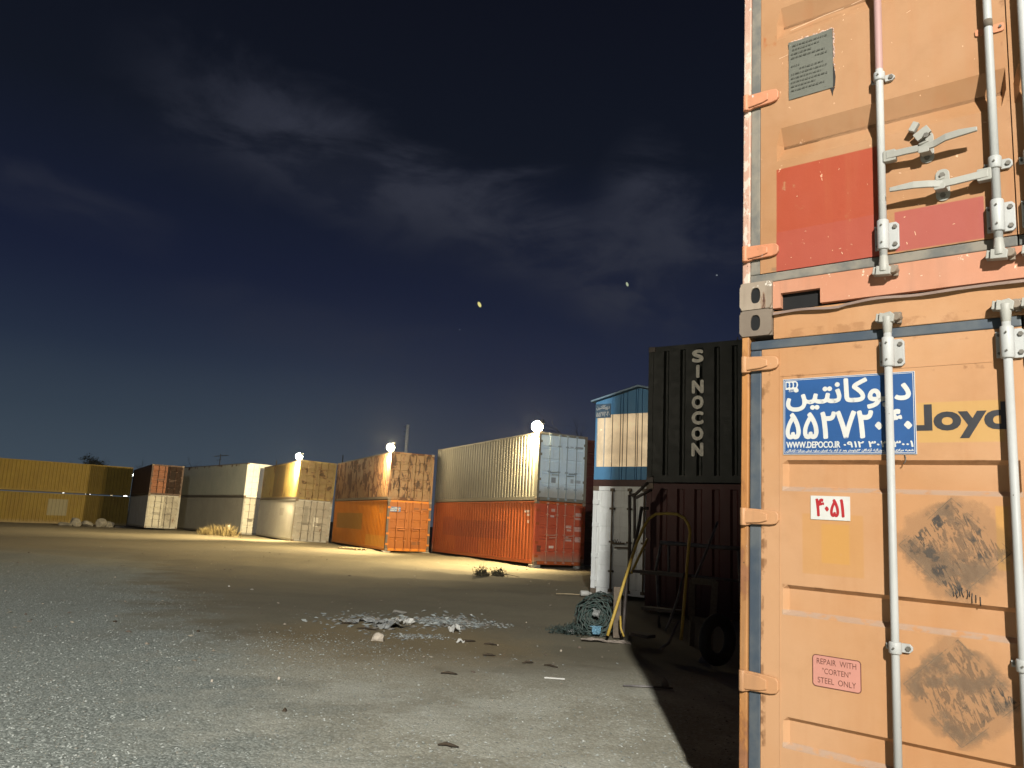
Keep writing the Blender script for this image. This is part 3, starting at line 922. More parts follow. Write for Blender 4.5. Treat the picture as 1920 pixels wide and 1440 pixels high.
# number plate 4051
pl = MB().box(.338, .516, -.0040, -.0008, 1.529, 1.640).build('number_plate', M['sign_white'], low)
text_mesh('۴۰۵۱', .360, .492, 1.543, 1.628, -.0046, 'lettering', M['red_lettering'], pl, fat=.0032)
# pink steel notice
def rrect(x0, x1, z0, z1, r, n=5):
    p = []
    for cx, cz, a0 in ((x1 - r, z1 - r, 0), (x0 + r, z1 - r, 90), (x0 + r, z0 + r, 180), (x1 - r, z0 + r, 270)):
        for k in range(n + 1):
            a = R(a0 + 90 * k / n); p.append((cx + r * math.cos(a), cz + r * math.sin(a)))
    return p


nt = MB().prism_xz(rrect(.340, .552, .776, .916, .016), -.0030, -.0005).build('notice_sticker', M['brown_ink'], low)
MB().prism_xz(rrect(.3435, .5485, .7795, .9125, .013), -.0036, -.0029).build('notice_field', M['pink_plate'], nt)
text_mesh('REPAIR  WITH', .360, .532, .876, .901, -.0042, 'lettering', M['brown_ink'], nt, bold=.0)
text_mesh('"CORTEN"', .384, .508, .836, .861, -.0042, 'lettering', M['brown_ink'], nt, bold=.0)
text_mesh('STEEL  ONLY', .364, .530, .794, .819, -.0042, 'lettering', M['brown_ink'], nt, bold=.0)


# residue of two peeled-off diamond placards
def residue_mat(cx, cz, sz, seed, dens):
    m, t, b = new_mat('placard_residue')
    o = t.obj(); xyz = t.sep(o)
    off = t.scale(o, (1, 1, 1), (seed, seed * 2, 0))
    n1 = t.noise(off, 7, 5, .65); n2 = t.noise(off, 28, 5, .65)
    u = t.m('ADD', xyz[0], -cx); w = t.m('ADD', xyz[2], -cz)
    mm = t.m('DIVIDE', t.m('ADD', t.m('ABSOLUTE', u), t.m('ABSOLUTE', w)), sz)
    ml = t.m('DIVIDE', t.m('SQRT', t.m('ADD', t.m('MULTIPLY', u, u), t.m('MULTIPLY', w, w))), sz)
    soft = t.m('ADD', t.m('ADD', t.m('MULTIPLY', ml, .45), t.m('MULTIPLY', mm, .45)), t.m('MULTIPLY', t.m('SUBTRACT', n1, .5), 1.1))
    smear = t.m('MULTIPLY', t.ramp(soft, .96, .76), t.m('ADD', .10, t.m('MULTIPLY', t.ramp(n1, .46, .58), .26)))
    # glue left in broken wavy ridges
    rot = t.node('ShaderNodeMapping'); t.put(rot.inputs[0], off); rot.inputs['Rotation'].default_value = (0, R(24), 0)
    rdg = t.noise(t.scale(rot.outputs[0], (62, 1, 15)), 1.0, 2.5, .5, 1.4)
    fine_ = t.noise(t.scale(rot.outputs[0], (120, 1, 40)), 1.0, 2, .5, .8)
    lines = t.ramp(t.m('ADD', t.m('MULTIPLY', rdg, .8), t.m('MULTIPLY', fine_, .2)), .47, .535)
    inner = t.ramp(t.m('ADD', mm, t.m('MULTIPLY', t.m('SUBTRACT', n2, .5), .10)), .86, .80)
    patch = t.ramp(t.noise(off, 5, 4, .6), .62 - dens, .78 - dens)
    glue = t.m('MULTIPLY', t.m('MULTIPLY', lines, inner), t.m('ADD', .30, t.m('MULTIPLY', patch, .68)))
    blot = t.m('MULTIPLY', t.ramp(t.noise(off, 9, 5, .6), .57, .68), t.m('MULTIPLY', t.ramp(mm, .95, .75), .75))
    edge = t.m('MULTIPLY', t.m('MULTIPLY', t.ramp(t.m('ABSOLUTE', t.m('SUBTRACT', mm, .90)), .016, .004), t.ramp(n1, .38, .55)), .45)
    al = t.m('MAXIMUM', t.m('MAXIMUM', smear, glue), t.m('MAXIMUM', blot, edge))
    t.put(b.inputs['Base Color'], t.mix(t.m('MAXIMUM', t.m('MULTIPLY', glue, 1.1), blot, clamp=True), (.175, .130, .085), (.040, .031, .026)))
    t.put(b.inputs['Alpha'], al)
    b.inputs['Roughness'].default_value = .7
    return m


for cx, cz, sz, sd, dens in ((.930, 1.435, .235, 3, .14), (.935, .850, .235, 8, .05)):
    MB().prism_xz(rrect(cx - .235, min(cx + .235, 1.175), cz - .222, cz + .222, .08), -.0016, -.0010).build('placard_residue', residue_mat(cx, cz, sz, sd, dens), d_low)
# drips of tar under the upper placard mark
tr_ = MB(); rs = np.random.RandomState(2)
for k in range(9):
    x = .925 + .012 * k + rs.uniform(-.004, .004); z = 1.275 - abs(k - 3) * .006
    zz = [z, z - .02 - rs.rand() * .035]
    tr_.tube([(x, -.0012, zz[0]), (x + rs.uniform(-.004, .004), -.0012, (zz[0] + zz[1]) / 2), (x + rs.uniform(-.003, .006), -.0012, zz[1])], .0022, 5)
tr_.build('tar_drips', M['soot'], d_low)
# wire hook hanging below the sign
MB().tube([(.752, -.003, 1.834), (.758, -.008, 1.822), (.757, -.008, 1.806), (.750, -.004, 1.796), (.744, -.002, 1.793)], .0022, 6).build('wire_hook', M['bolt'], d_low)

# ---- upper one
_v = Euler(NEAR_ROT).to_matrix() @ Vector((0, 0, 2.592))
upc = thing('shipping_container', 'big orange container with red patches and grey data plate, above the blue-signed one', 'shipping container', (1.1846 + _v.x, 3.9445 + _v.y, .073 + _v.z), NEAR_ROT, GRP)
near_frame(upc, 2.588, M['near_post_up'], M['near_sill'], M['near_up'], M['cast_white'], .146)
MB().box(.153, 2.288, .006, .10, 2.426, 2.572).build('header', M['near_up'], upc, bevel=.004)
sl = MB()
sl.box(.152, .192, .003, .12, -.004, .138); sl.box(.389, 2.05, .003, .12, -.004, .138); sl.box(2.246, 2.288, .003, .12, -.004, .138)
sl.box(.1925, .3885, .003, .12, .072, .138); sl.box(2.0505, 2.2455, .003, .12, .072, .138)
so = sl.build('sill', M['near_sill'], upc)
MB().box(.150, 2.288, .035, .118, -.01, .0715).build('forklift_pocket', M['black'], so)  # black filler put in for the dark depth of the pockets
fl = MB(); rows = [[], [], []]
for k in range(61):
    x = .160 + (2.285 - .160) * k / 60
    wz = -.026 + .007 * math.sin(k * .55) * math.exp(-abs(k - 8) / 16) + .010 * min(1, k / 40) - (.006 if k < 10 else 0)
    rows[0].append((x, .05, wz + .004)); rows[1].append((x, -.020 + .004 * math.sin(k * .8), wz)); rows[2].append((x, -.018 + .004 * math.sin(k * .8), wz - .012))
fl.grid(rows).build('sill_flange', M['flange'], so)
prof = [(.70, 0), (.715, .03), (.79, .03), (.805, 0)]
up_prof = []
for zt in (.978, 1.682):
    up_prof += [(zt - .185, 0), (zt - .105, .045), (zt - .088, .045), (zt, 0)]
up_prof += [(2.36 - .185 + .0, 0)]
for s in (0, 1):
    mir = (lambda x: 2.438 - x) if s else (lambda x: x)
    xa = sorted((mir(.086), mir(1.2165))); ra = sorted((mir(.174), mir(1.206)))
    dr = leaf(upc, xa[0], xa[1], ra[0], ra[1], up_prof, M['near_up'], .190, 2.374)
    MB().box(min(mir(.030), mir(1.2165)), max(mir(.030), mir(1.2165)), .004, .03, .1405, .1885).build('rubber_seal', M['rubber_grey'], dr, bevel=.006)
    MB().box(min(mir(.0305), mir(.0835)), max(mir(.0305), mir(.0835)), .005, .03, .1895, 2.374).build('rubber_seal', M['rubber_grey'], dr, bevel=.006)
    MB().box(min(mir(.030), mir(1.2165)), max(mir(.030), mir(1.2165)), .004, .03, 2.377, 2.424).build('rubber_seal', M['rubber'], dr, bevel=.006)
    for i, x in enumerate((.6945, 1.154)):
        x = mir(x)
        MB().tube([(x, -.045, .14), (x, -.045, 1.2), (x, -.045, 2.40)], .0178, 16).build('lock_rod', M['rod_pink'] if (i == 0 and s == 0) else M['rod'], dr)
        cam_lock(dr, x, .098, False); cam_lock(dr, x, 2.462, True)
        bearing(dr, x, .200, .345, True)
        if i == 0:
            bearing(dr, x, 1.060, 1.105, False)
        else:
            bearing(dr, x, .488, .545, False)
        bearing(dr, x, 2.23, 2.37, True)
    for z0, z1 in ((.268, .344), (1.130, 1.212), (2.10, 2.18)):
        hinge(dr, z0, z1, M['hinge_up'], bool(s))
    if s == 0:
        d_up = dr
# leftover pink lugs where one guide is missing, with tape round the rod
MB().prism_xz(rrect(1.166, 1.212, 1.158, 1.198, .010), -.008, -.0012).build('rod_guide_stub', M['hinge_up'], d_up)
MB().prism_xz(rrect(1.098, 1.128, 1.166, 1.198, .008), -.008, -.0012).build('rod_guide_stub', M['hinge_up'], d_up)
bb = MB(); bolt(bb, 1.197, -.008, 1.180, .006); bb.build('bolt', M['bolt'], d_up)
MB().tube([(1.154, -.045, 1.168), (1.154, -.045, 1.205)], .0186, 16).build('tape_band', M['woodd'], d_up)


def handle(door, xr, pts, xc, zc, z0, z1, flip):
    mb = MB()
    for (xa, za, ya), (xb, zb, yb) in zip(pts[:-1], pts[1:]):
        pass
    rows = []
    for i, (x, z, y) in enumerate(pts):
        hh = .0165 if i not in (0,) else .0175
        tp = .010 if i == len(pts) - 1 else hh
        rows.append([(x, y, z - tp), (x, y - .010, z - tp), (x, y - .010, z + tp), (x, y, z + tp), (x, y, z - tp)])
    mb.grid(rows)
    n = len(mb.v)
    mb.f.append((0, 1, 2, 3)); mb.sm.append(False)
    mb.f.append((n - 5, n - 4, n - 3, n - 2)); mb.sm.append(False)
    sgn = 1 if pts[-1][0] > pts[0][0] else -1
    xa, xb = sorted((xr + sgn * .012, xr + sgn * .068))
    mb.prism_xz(rrect(xa, xb, pts[0][1] - .030, pts[0][1] + .026, .008), -.066, -.032)
    h = mb.build('door_handle', M['grip'], door, bevel=.003)
    c = MB()
    c.prism_xz(rrect(xc - .029, xc + .029, z0, z1, .026), -.007, -.0012)
    c.box(xc - .022, xc + .022, -.074, -.007, zc - .022, zc - .012)
    c.prism_xz(rrect(xc - .024, xc + .022, zc - .030, zc - .004, .006), -.080, -.0735)
    c.tube([(xc - .02, -.078, zc + .012), (xc + .02, -.078, zc + .022)], .006, 8)
    if flip:
        c.obox((xc - .014, -.026, z1 - .012), (.030, 0, .018), (0, .008, 0), (-.010, 0, .018))
        c.obox((xc - .046, -.034, z1 + .024), (.012, 0, .020), (0, .014, 0), (-.012, 0, .007))
    ch = c.build('handle_catch', M['grip'], door, bevel=.003)
    for bx, by, bz in ((xc + (.004 if flip else 0), -.007 if not flip else -.034, z1 - .030), (xc, -.007, z0 + .026)):
        b = MB(); bolt(b, bx, by, bz, .0125); b.build('bolt', M['bolt'], door)


handle(d_up, .6945, [(.72, .657, -.058), (.80, .656, -.062), (.87, .653, -.066), (.925, .655, -.072), (.975, .668, -.085), (1.03, .672, -.088), (1.100, .672, -.088)], .884, .655, .602, .756, True)
handle(d_up, 1.154, [(1.13, .468, -.058), (1.07, .464, -.062), (1.00, .458, -.066), (.955, .456, -.068), (.90, .464, -.080), (.84, .470, -.088), (.738, .470, -.088)], .943, .462, .402, .556, False)
# grey data plate with chipped border
dp = MB()
rows = []
for i in range(9):
    z = 1.124 + .330 * i / 8
    rows.append([(.240 + .226 * j / 8, -.004 - .006 * (math.sin(i * 1.3 + j) ** 2 * .4 + (.9 if (i == 8 and j in (0, 8)) else 0)), z) for j in range(9)])
dp.grid(rows, True)
dpo = dp.build('data_plate', M['plate_grey'], upc)
dpo['label'] = 'scuffed grey metal data plate'
ed = MB()
rs = np.random.RandomState(4)
for k in range(70):
    z = 1.20 + rs.rand() * .25; w = .002 + .010 * rs.rand() ** 2
    ed.prism_xz([(.4665, z), (.4665 + w, z + .003), (.4665 + w * .7, z + .012), (.4665, z + .014)], -.0032, -.0010)
for k in range(26):
    x = .245 + rs.rand() * .215; w = .003 + .008 * rs.rand()
    ed.prism_xz([(x, 1.4545), (x + .012, 1.4545), (x + .009, 1.4545 + w), (x + .003, 1.4545 + w * .8)], -.0032, -.0010)
ed.build('peeled_paint', M['peel'], dpo)
tx = MB()
for k, (x0, x1) in enumerate(((.262, .44), (.262, .40), (.255, .36), (.255, .43), (.38, .44), (.255, .30), (.30, .42), (.255, .44), (.255, .41), (.255, .44), (.255, .38), (.255, .43))):
    z = 1.428 - k * .0235
    x = x0
    while x < x1:
        w = rs.uniform(.004, .02)
        tx.box(x, min(x + w, x1), -.0118, -.0112, z - .0024, z + .0024); x += w + .005
tx.build('engraved_lines', plain('engraving', (.075, .075, .058), .5, var=.3), dpo)
tar = MB()
tar.prism_xz([(.4672, 1.125), (.474, 1.13), (.478, 1.18), (.472, 1.235), (.4672, 1.26)], -.006, -.0008)
tar.prism_xz([(.452, 1.123), (.474, 1.123), (.466, 1.105), (.462, 1.080), (.458, 1.102)], -.004, -.0008)
tar.build('tar_smear', M['soot'], dpo)
# scrapes
sc = MB()
def scrape(pts, w=.0013):
    for (x0, z0), (x1, z1) in zip(pts[:-1], pts[1:]):
        dxx, dzz = x1 - x0, z1 - z0; l = math.hypot(dxx, dzz); nx_, nz_ = -dzz / l * w, dxx / l * w
        sc.add([(x0 - nx_, -.0009, z0 - nz_), (x1 - nx_, -.0009, z1 - nz_), (x1 + nx_, -.0009, z1 + nz_), (x0 + nx_, -.0009, z0 + nz_)], [(0, 1, 2, 3)])
scrape([(.249, 1.530), (.33, 1.538), (.42, 1.548), (.523, 1.552)], .0016); scrape([(.56, 1.556), (.60, 1.560), (.63, 1.565)], .0012)
scrape([(.186, 1.385), (.21, 1.388), (.235, 1.392)])
for k in range(44):
    x, z = rs.uniform(.20, 1.18), rs.choice([rs.uniform(.2, .75), rs.uniform(.2, .75), rs.uniform(1.0, 1.5)])
    a = rs.choice([rs.uniform(-.5, .5), rs.uniform(1.2, 2.2)]); l = rs.uniform(.002, .013) * (2 if rs.rand() > .92 else 1)
    scrape([(x, z), (x + l * math.cos(a), z + l * math.sin(a))], rs.uniform(.0008, .0019))
sc.build('scratches', M['scratch'], d_up, recalc=False)

# ---- a third one on top, above the frame: it is what throws the long shadow
_v = Euler(NEAR_ROT).to_matrix() @ Vector((0, 0, 5.184))
container('shipping_container', 'orange container on the very top of the tall stack beside the camera', 'shipping container', (1.1846 + _v.x, 3.9445 + _v.y, .073 + _v.z), NEAR_ROT, 12.19, 2.59,
          dict(frame=M['near_up'], side=M['near_low'], door=M['near_low']), GRP)

# ------------------------------------------------------------------ the container stacks round the yard
def stacked(key, lower, upper):
    fr = FR[key]
    hl = lower['H']
    for spec, dz in ((lower, 0), (upper, hl + upper.get('lift', 0.004))):
        loc, rot = stack_pos(fr, dz)
        spec = dict(spec); spec.pop('lift', 0)
        container('shipping_container', spec['label'], 'shipping container', loc, rot, spec['L'], spec['H'], spec['mats'], GRP, low_gap=spec.get('low_gap', 0), side_depth=.006 if key == 'white' else .036)


LT = (.62, .60, .54)
# red stack
beige = paint('cream_container_paint', (.165, .155, .125), (.19, .18, .145), rust=.05, streak=.22, dirt=(.26, .22, .16), seed=11, bump=.06)
paleblue = paint('cool_lit_door_paint', (.55, .68, .78), (.60, .72, .80), rust=.10, rust_scale=3, streak=.3, dirt=(.30, .28, .22), seed=12, dust=(.45, .7),  # same paint as the side; the cool light is put into its colour
                 rects=[([(0, .69, .91), (2, .78, 1.01)], (.16, .17, .18), .8), ([(0, 1.57, 1.75), (2, 2.36, 2.40)], (.13, .13, .14), .7), ([(0, 1.85, 2.25), (2, 2.34, 2.42)], (.13, .13, .14), .7), ([(0, 1.65, 1.80), (2, .82, 1.0)], (.2, .2, .2), .6), ([(0, 1.86, 2.16), (2, .84, .97)], (.2, .2, .2), .6)])
redm = paint('red_oxide_container_paint', (.33, .072, .018), (.38, .092, .026), rust=.06, streak=.25, dirt=(.22, .07, .035), seed=13, bump=.06,
             rects=[([(1, 2.68, 8.63), (2, .93, 1.73)], (.23, .052, .024), .75), ([(1, 5.5, 8.3), (2, .2, .93)], (.30, .062, .026), .6), ([(1, 8.7, 10.1), (2, .95, 1.88)], (.25, .055, .025), .7),
                    ([(1, .62, 1.02), (2, 2.12, 2.22)], LT, .55), ([(1, .52, .80), (2, 1.98, 2.07)], LT, .5), ([(1, .62, .72), (2, 1.68, 1.80)], LT, .5)])
reddoor = paint('red_oxide_door_paint', (.42, .075, .036), (.47, .095, .045), rust=.08, streak=.25, dirt=(.16, .06, .035), seed=14, dust=(.22, .85),
                rects=[([(0, .76, .94), (2, 2.20, 2.32)], LT, .45), ([(0, .74, .92), (2, 1.96, 2.05)], LT, .55), ([(0, 1.51, 1.79), (2, 1.55, 1.66)], LT, .5), ([(0, 1.55, 1.77), (2, 1.42, 1.51)], LT, .45),
                       ([(0, 1.51, 1.66), (2, 1.12, 1.21)], LT, .5), ([(0, 1.51, 1.81), (2, 1.0, 1.09)], LT, .5), ([(0, 1.96, 2.26), (2, 2.06, 2.2)], LT, .5), ([(0, 1.95, 2.24), (2, 1.92, 2.0)], LT, .45),
                       ([(0, 1.98, 2.26), (2, .98, 1.2)], LT, .45), ([(0, 1.94, 2.27), (2, 1.42, 1.62)], LT, .4), ([(0, .70, .93), (2, .68, .79)], (.66, .58, .52), .9), ([(0, .13, .33), (2, .52, .78)], (.05, .045, .03), .7)])
rodr = paint('red_rod_paint', (.42, .19, .13), (.46, .24, .17), streak=.2, seed=3)
rodb = paint('pale_rod_paint', (.26, .32, .36), (.30, .36, .38), streak=.2, seed=3)
stacked('red', dict(label='brick-red container with pale stencilled codes on its doors, under the cream one', H=2.625, L=11.46, mats=dict(frame=redm, side=redm, door=reddoor, rod=rodr, post=reddoor)),
        dict(label='tall cream container with cool-lit pale doors, on the brick-red one under the brightest lamp', H=2.904, L=11.46, mats=dict(frame=beige, side=beige, door=paleblue, rod=rodb, rail=beige)))
# maroon pair half hidden behind its right-hand side
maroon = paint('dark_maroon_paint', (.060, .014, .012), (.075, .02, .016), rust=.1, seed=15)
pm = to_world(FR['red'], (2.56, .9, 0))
for H, dz, lb in ((2.68, 0, 'dark maroon container at ground level in the gap right of the brick-red one'), (2.85, 2.69, 'dark maroon container in the upper row just right of the cool-lit pale doors')):
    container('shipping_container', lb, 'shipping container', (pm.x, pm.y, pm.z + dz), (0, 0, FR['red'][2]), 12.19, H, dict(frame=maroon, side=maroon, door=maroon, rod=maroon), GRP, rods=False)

# orange stack
rustor = paint('flaking_tan_paint', (.175, .098, .046), (.21, .125, .06), rust=.62, rust_scale=1.3, rust_col=(.050, .022, .012), streak=.45, dirt=(.17, .08, .035), seed=21, rust_stretch=(1.3, 1.3, .8), bump=.12)
rustdr = paint('flaking_tan_door_paint', (.15, .09, .042), (.18, .11, .055), rust=.56, rust_scale=2.6, rust_col=(.030, .018, .012), streak=.4, dirt=(.13, .07, .035), seed=22, rust_stretch=(1.6, 1.6, .6))
orng = paint('bright_orange_paint', (.42, .125, .006), (.47, .155, .010), rust=.08, streak=.25, dirt=(.30, .12, .02), seed=23, bump=.06,
             rects=[([(1, 4.9, 11.2), (2, .98, 1.92)], (.24, .125, .02), .8), ([(1, .9, 1.6), (2, 1.95, 2.45)], (.22, .10, .02), .45), ([(1, .3, 4.0), (2, .15, .75)], (.46, .25, .04), .5)])
orngd = paint('orange_door_paint', (.22, .062, .005), (.26, .08, .008), rust=.22, rust_scale=5, rust_col=(.05, .02, .012), streak=.3, dirt=(.25, .09, .02), seed=24,
              rects=[([(0, 1.45, 1.75), (2, 2.2, 2.3)], (.06, .03, .02), .6), ([(0, 1.85, 2.25), (2, 2.2, 2.28)], (.06, .03, .02), .6), ([(0, 1.45, 1.7), (2, .35, .5)], (.05, .03, .02), .5), ([(0, 1.75, 1.95), (2, .36, .52)], (.05, .03, .02), .5)])
rodo = paint('orange_rod_paint', (.33, .11, .03), (.38, .14, .04), rust=.2, seed=3)
stacked('orange', dict(label='bright orange container with a small blue sign on its door, under the flaking tan one', H=2.659, L=12.2, mats=dict(frame=orng, side=orng, door=orngd, rod=rodo, post=M['dark_steel'])),
        dict(label='flaking tan and rust container with a lamp at its corner, on the bright orange one', H=2.553, L=12.2, mats=dict(frame=rustor, side=rustor, door=rustdr, rod=rustdr, rail=M['woodd'])))
lowor = [o for o in bpy.data.objects if o.get('label', '').startswith('bright orange container')][0]
dchild = [o for o in lowor.children if o.name.startswith('door')][0]
s2 = MB().box(.13, .72, .012, .020, 2.04, 2.30).build('sign', M['sign_blue'], lowor)
text_mesh(shape_fa('دپوکانتین'), .16, .69, 2.17, 2.28, .0105, 'lettering', M['sign_white'], s2, bold=.02, res=2)
text_mesh('۵۵۲۷۲۰۴۰', .16, .69, 2.07, 2.16, .0105, 'lettering', M['sign_white'], s2, bold=.02, res=2)

# olive / pale grey stack
olive = paint('olive_tan_paint', (.20, .145, .045), (.24, .175, .06), rust=.40, rust_scale=1.2, rust_col=(.055, .034, .016), streak=.4, dirt=(.14, .09, .035), seed=31, rust_stretch=(1, 1, .5),
              rects=[([(1, 4.2, 7.6), (2, .2, 2.45)], (.070, .048, .020), .9)])
olived = paint('olive_tan_door_paint', (.17, .115, .042), (.20, .14, .055), rust=.48, rust_scale=2.2, rust_col=(.045, .028, .014), streak=.4, dirt=(.10, .06, .03), seed=32, rust_stretch=(1, 1, 1.2), dust=None)
palegrey = paint('pale_grey_paint', (.30, .29, .265), (.34, .33, .30), rust=.06, streak=.35, dirt=(.26, .23, .18), seed=33, rects=[([(1, 3.2, 4.4), (2, 1.6, 2.1)], (.2, .19, .17), .6)])
palegreyd = paint('pale_grey_door_paint', (.26, .24, .205), (.32, .30, .26), rust=.28, rust_scale=4, rust_col=(.09, .06, .04), streak=.4, dirt=(.18, .14, .1), seed=34,
                  rects=[([(0, .62, .88), (2, 1.1, 2.3)], (.17, .16, .14), .75), ([(0, 1.3, 1.6), (2, 1.0, 1.6)], (.55, .53, .48), .7)])
rodg = paint('stained_rod_paint', (.17, .15, .125), (.22, .2, .17), rust=.2, seed=3)
stacked('olive', dict(label='pale grey container with grimy doors, under the olive-tan one', H=2.700, L=11.5, mats=dict(frame=palegrey, side=palegrey, door=palegreyd, rod=rodg, post=palegreyd)),
        dict(label='olive-tan container with dark rust patches and a corner lamp, over the pale grey one', H=2.575, L=11.5, mats=dict(frame=olive, side=olive, door=olived, rod=olived, rail=M['woodd'])))

# white pair with the floodlit door
wh_up = paint('off_white_paint', (.29, .32, .295), (.335, .35, .32), rust=.10, rust_scale=1.6, streak=.4, dirt=(.22, .20, .15), seed=41, bump=.05, top_rust=(2.2, 2.6, .2))
wh_low = paint('dull_white_paint', (.26, .255, .23), (.295, .29, .26), rust=.04, streak=.3, dirt=(.25, .23, .18), seed=42, bump=.05)
grimy = paint('gap_shade_rail_paint', (.085, .080, .070), (.12, .11, .10), rust=.15, streak=.3, seed=48)  # dark rail colour stands for the shaded gap between the two containers
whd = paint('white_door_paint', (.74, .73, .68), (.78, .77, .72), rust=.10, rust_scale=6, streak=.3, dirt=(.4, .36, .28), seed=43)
whd2 = paint('white_door_paint_with_marks', (.46, .44, .38), (.52, .50, .44), rust=.08, rust_scale=6, streak=.3, dirt=(.3, .26, .2), seed=44, rects=[([(0, 1.5, 2.0), (2, 1.0, 1.25)], (.03, .03, .03), .9), ([(0, .5, .9), (2, 1.0, 1.2)], (.08, .07, .06), .6)])
stacked('white', dict(label='dull white container with dark bars on its lit door, dry grass at its side', H=2.7668 * 1.06, L=13.8, mats=dict(frame=wh_low, side=wh_low, door=whd2, rod=rodg, rail=grimy)),
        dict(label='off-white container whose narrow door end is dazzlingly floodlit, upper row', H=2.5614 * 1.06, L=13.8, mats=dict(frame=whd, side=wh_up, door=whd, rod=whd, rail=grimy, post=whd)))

# brown over white pair
brown = paint('dark_brown_paint', (.040, .016, .008), (.055, .023, .011), rust=.15, streak=.3, dirt=(.06, .03, .015), seed=51)
brownd = paint('orange_brown_door_paint', (.13, .038, .008), (.17, .052, .012), rust=.05, streak=.4, dirt=(.14, .05, .02), seed=52)
whb = paint('smudged_white_paint', (.24, .23, .205), (.28, .27, .24), rust=.06, streak=.35, dirt=(.24, .21, .16), seed=53)
whbd = paint('smudged_white_door_paint', (.34, .32, .26), (.38, .36, .30), rust=.10, rust_scale=3, streak=.4, dirt=(.24, .2, .14), seed=54)
stacked('brown', dict(label='smudged white container with cream-lit doors, under the dark brown one', H=2.79 * .945, L=11.5, mats=dict(frame=whb, side=whb, door=whbd, door2=paint('shaded_grimy_white_door_paint', (.17, .155, .125), (.30, .28, .23), rust=.25, rust_scale=2, streak=.5, seed=55), rod=rodg)),  # right leaf painted darker for the neighbouring stack's shadow, with some grime
        dict(label='dark brown container with orange-brown doors, on the smudged white one', H=2.581 * .945, L=11.5, mats=dict(frame=brown, side=brown, door=brownd, door2=paint('shaded_brown_door_paint', (.011, .006, .004), (.022, .010, .005), rust=.0, rough=.85, streak=.2, dirt=(.04, .02, .012), seed=56), rod=brown)))  # right leaf near black: the neighbouring stack's shadow put into its colour

# long yellow wall of two
yel = paint('mustard_yellow_paint', (.165, .105, .005), (.19, .125, .008), rust=.10, rust_scale=1.4, streak=.35, dirt=(.09, .055, .008), seed=61, bump=.05)
yel2 = paint('mustard_yellow_paint_with_grey_patch', (.155, .098, .006), (.18, .12, .009), rust=.14, rust_scale=1.4, streak=.35, dirt=(.085, .05, .008), seed=62, bump=.05, dust=(.05, .5),
             rects=[([(1, 4.93, 6.43), (2, .72, 2.12)], (.20, .18, .11), .95)])
stacked('yellow', dict(label='mustard-yellow container with a square greyish repaint patch, rubble at its foot', H=2.60, L=12.19, mats=dict(frame=yel2, side=yel2, door=yel2)),
        dict(label='mustard-yellow container resting on the one with the grey patch', H=2.607, L=12.19, lift=.085, mats=dict(frame=yel, side=yel, door=yel)))

# dark pair in the shadow: green above, maroon below
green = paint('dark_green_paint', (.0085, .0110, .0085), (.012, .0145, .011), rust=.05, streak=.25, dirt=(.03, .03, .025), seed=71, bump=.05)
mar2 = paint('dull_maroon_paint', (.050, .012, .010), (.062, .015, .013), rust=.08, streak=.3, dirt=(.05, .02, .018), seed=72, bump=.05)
fr = FR['dark']
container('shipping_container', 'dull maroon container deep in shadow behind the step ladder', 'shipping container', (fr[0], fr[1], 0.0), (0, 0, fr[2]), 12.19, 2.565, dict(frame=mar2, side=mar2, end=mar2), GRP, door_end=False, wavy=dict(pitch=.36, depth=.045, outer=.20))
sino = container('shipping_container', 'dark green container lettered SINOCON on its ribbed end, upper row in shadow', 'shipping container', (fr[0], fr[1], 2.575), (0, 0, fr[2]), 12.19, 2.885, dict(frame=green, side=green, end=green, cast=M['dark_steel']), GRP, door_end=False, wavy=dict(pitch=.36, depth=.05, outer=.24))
endw = [o for o in sino.children if o.name.startswith('end_wall')][-1]
# the outer flat that carries the letters
u0 = .1 + .36 * 2 + .0
lets = 'SINOCON'
zt, zb = 2.745, .49
hgt = (zt - zb) / 7
for i, ch in enumerate(lets):
    z1 = zt - i * hgt; z0 = z1 - hgt * .86
    w = .25 if ch != 'I' else .07
    cx = 1.085
    text_mesh(ch, cx - w / 2, cx + w / 2, z0, z1, -.006, 'lettering', plain('faded_cream_lettering', (.74, .71, .62), .7, var=.3, scale=16) if i == 0 else bpy.data.materials['faded_cream_lettering'], endw, fat=.020)
for x, hh in ((.46, .40), (1.26, .50)):
    p = to_world((fr[0], fr[1], fr[2], 0, 0, 0), (x, 2.2, 0))
    o = MB().tube([(0, 0, -.02), (.01, 0, hh * .6), (0, .01, hh + .16)], .016, 6).build('steel_post', M['grey_steel'])
    o.location = (p.x, p.y, 2.575 + 2.885 - .02)
    tag(o, 'left of the two thin posts standing on the dark green container roof' if x < 1 else 'right of the two thin posts standing on the dark green container roof', 'post', 'thin posts on the dark green container')

# white container with the blue cabin on it
whc = paint('white_reefer_door_paint', (.72, .735, .71), (.77, .785, .765), rust=.10, rust_scale=5, streak=.35, dirt=(.27, .23, .17), seed=81, bump=.05)
fr = FR['cabin']
wc = container('shipping_container', 'white container with dark lock rods under the blue cabin, only its left strip lit', 'shipping container', (fr[0], fr[1], fr[3]), (0, 0, fr[2]), 6.06, 2.60, dict(frame=whc, side=whc, door=whc, rod=paint('brown_rod_paint', (.10, .07, .045), (.13, .10, .065), rust=.2, seed=9)), GRP, rib_depth=.009)
dd = [o for o in wc.children if o.name.startswith('door')][0]
text_mesh('۷۰۰', .62, .80, 1.20, 1.32, .024, 'lettering', M['black_lettering'], dd, bold=.02, res=2)

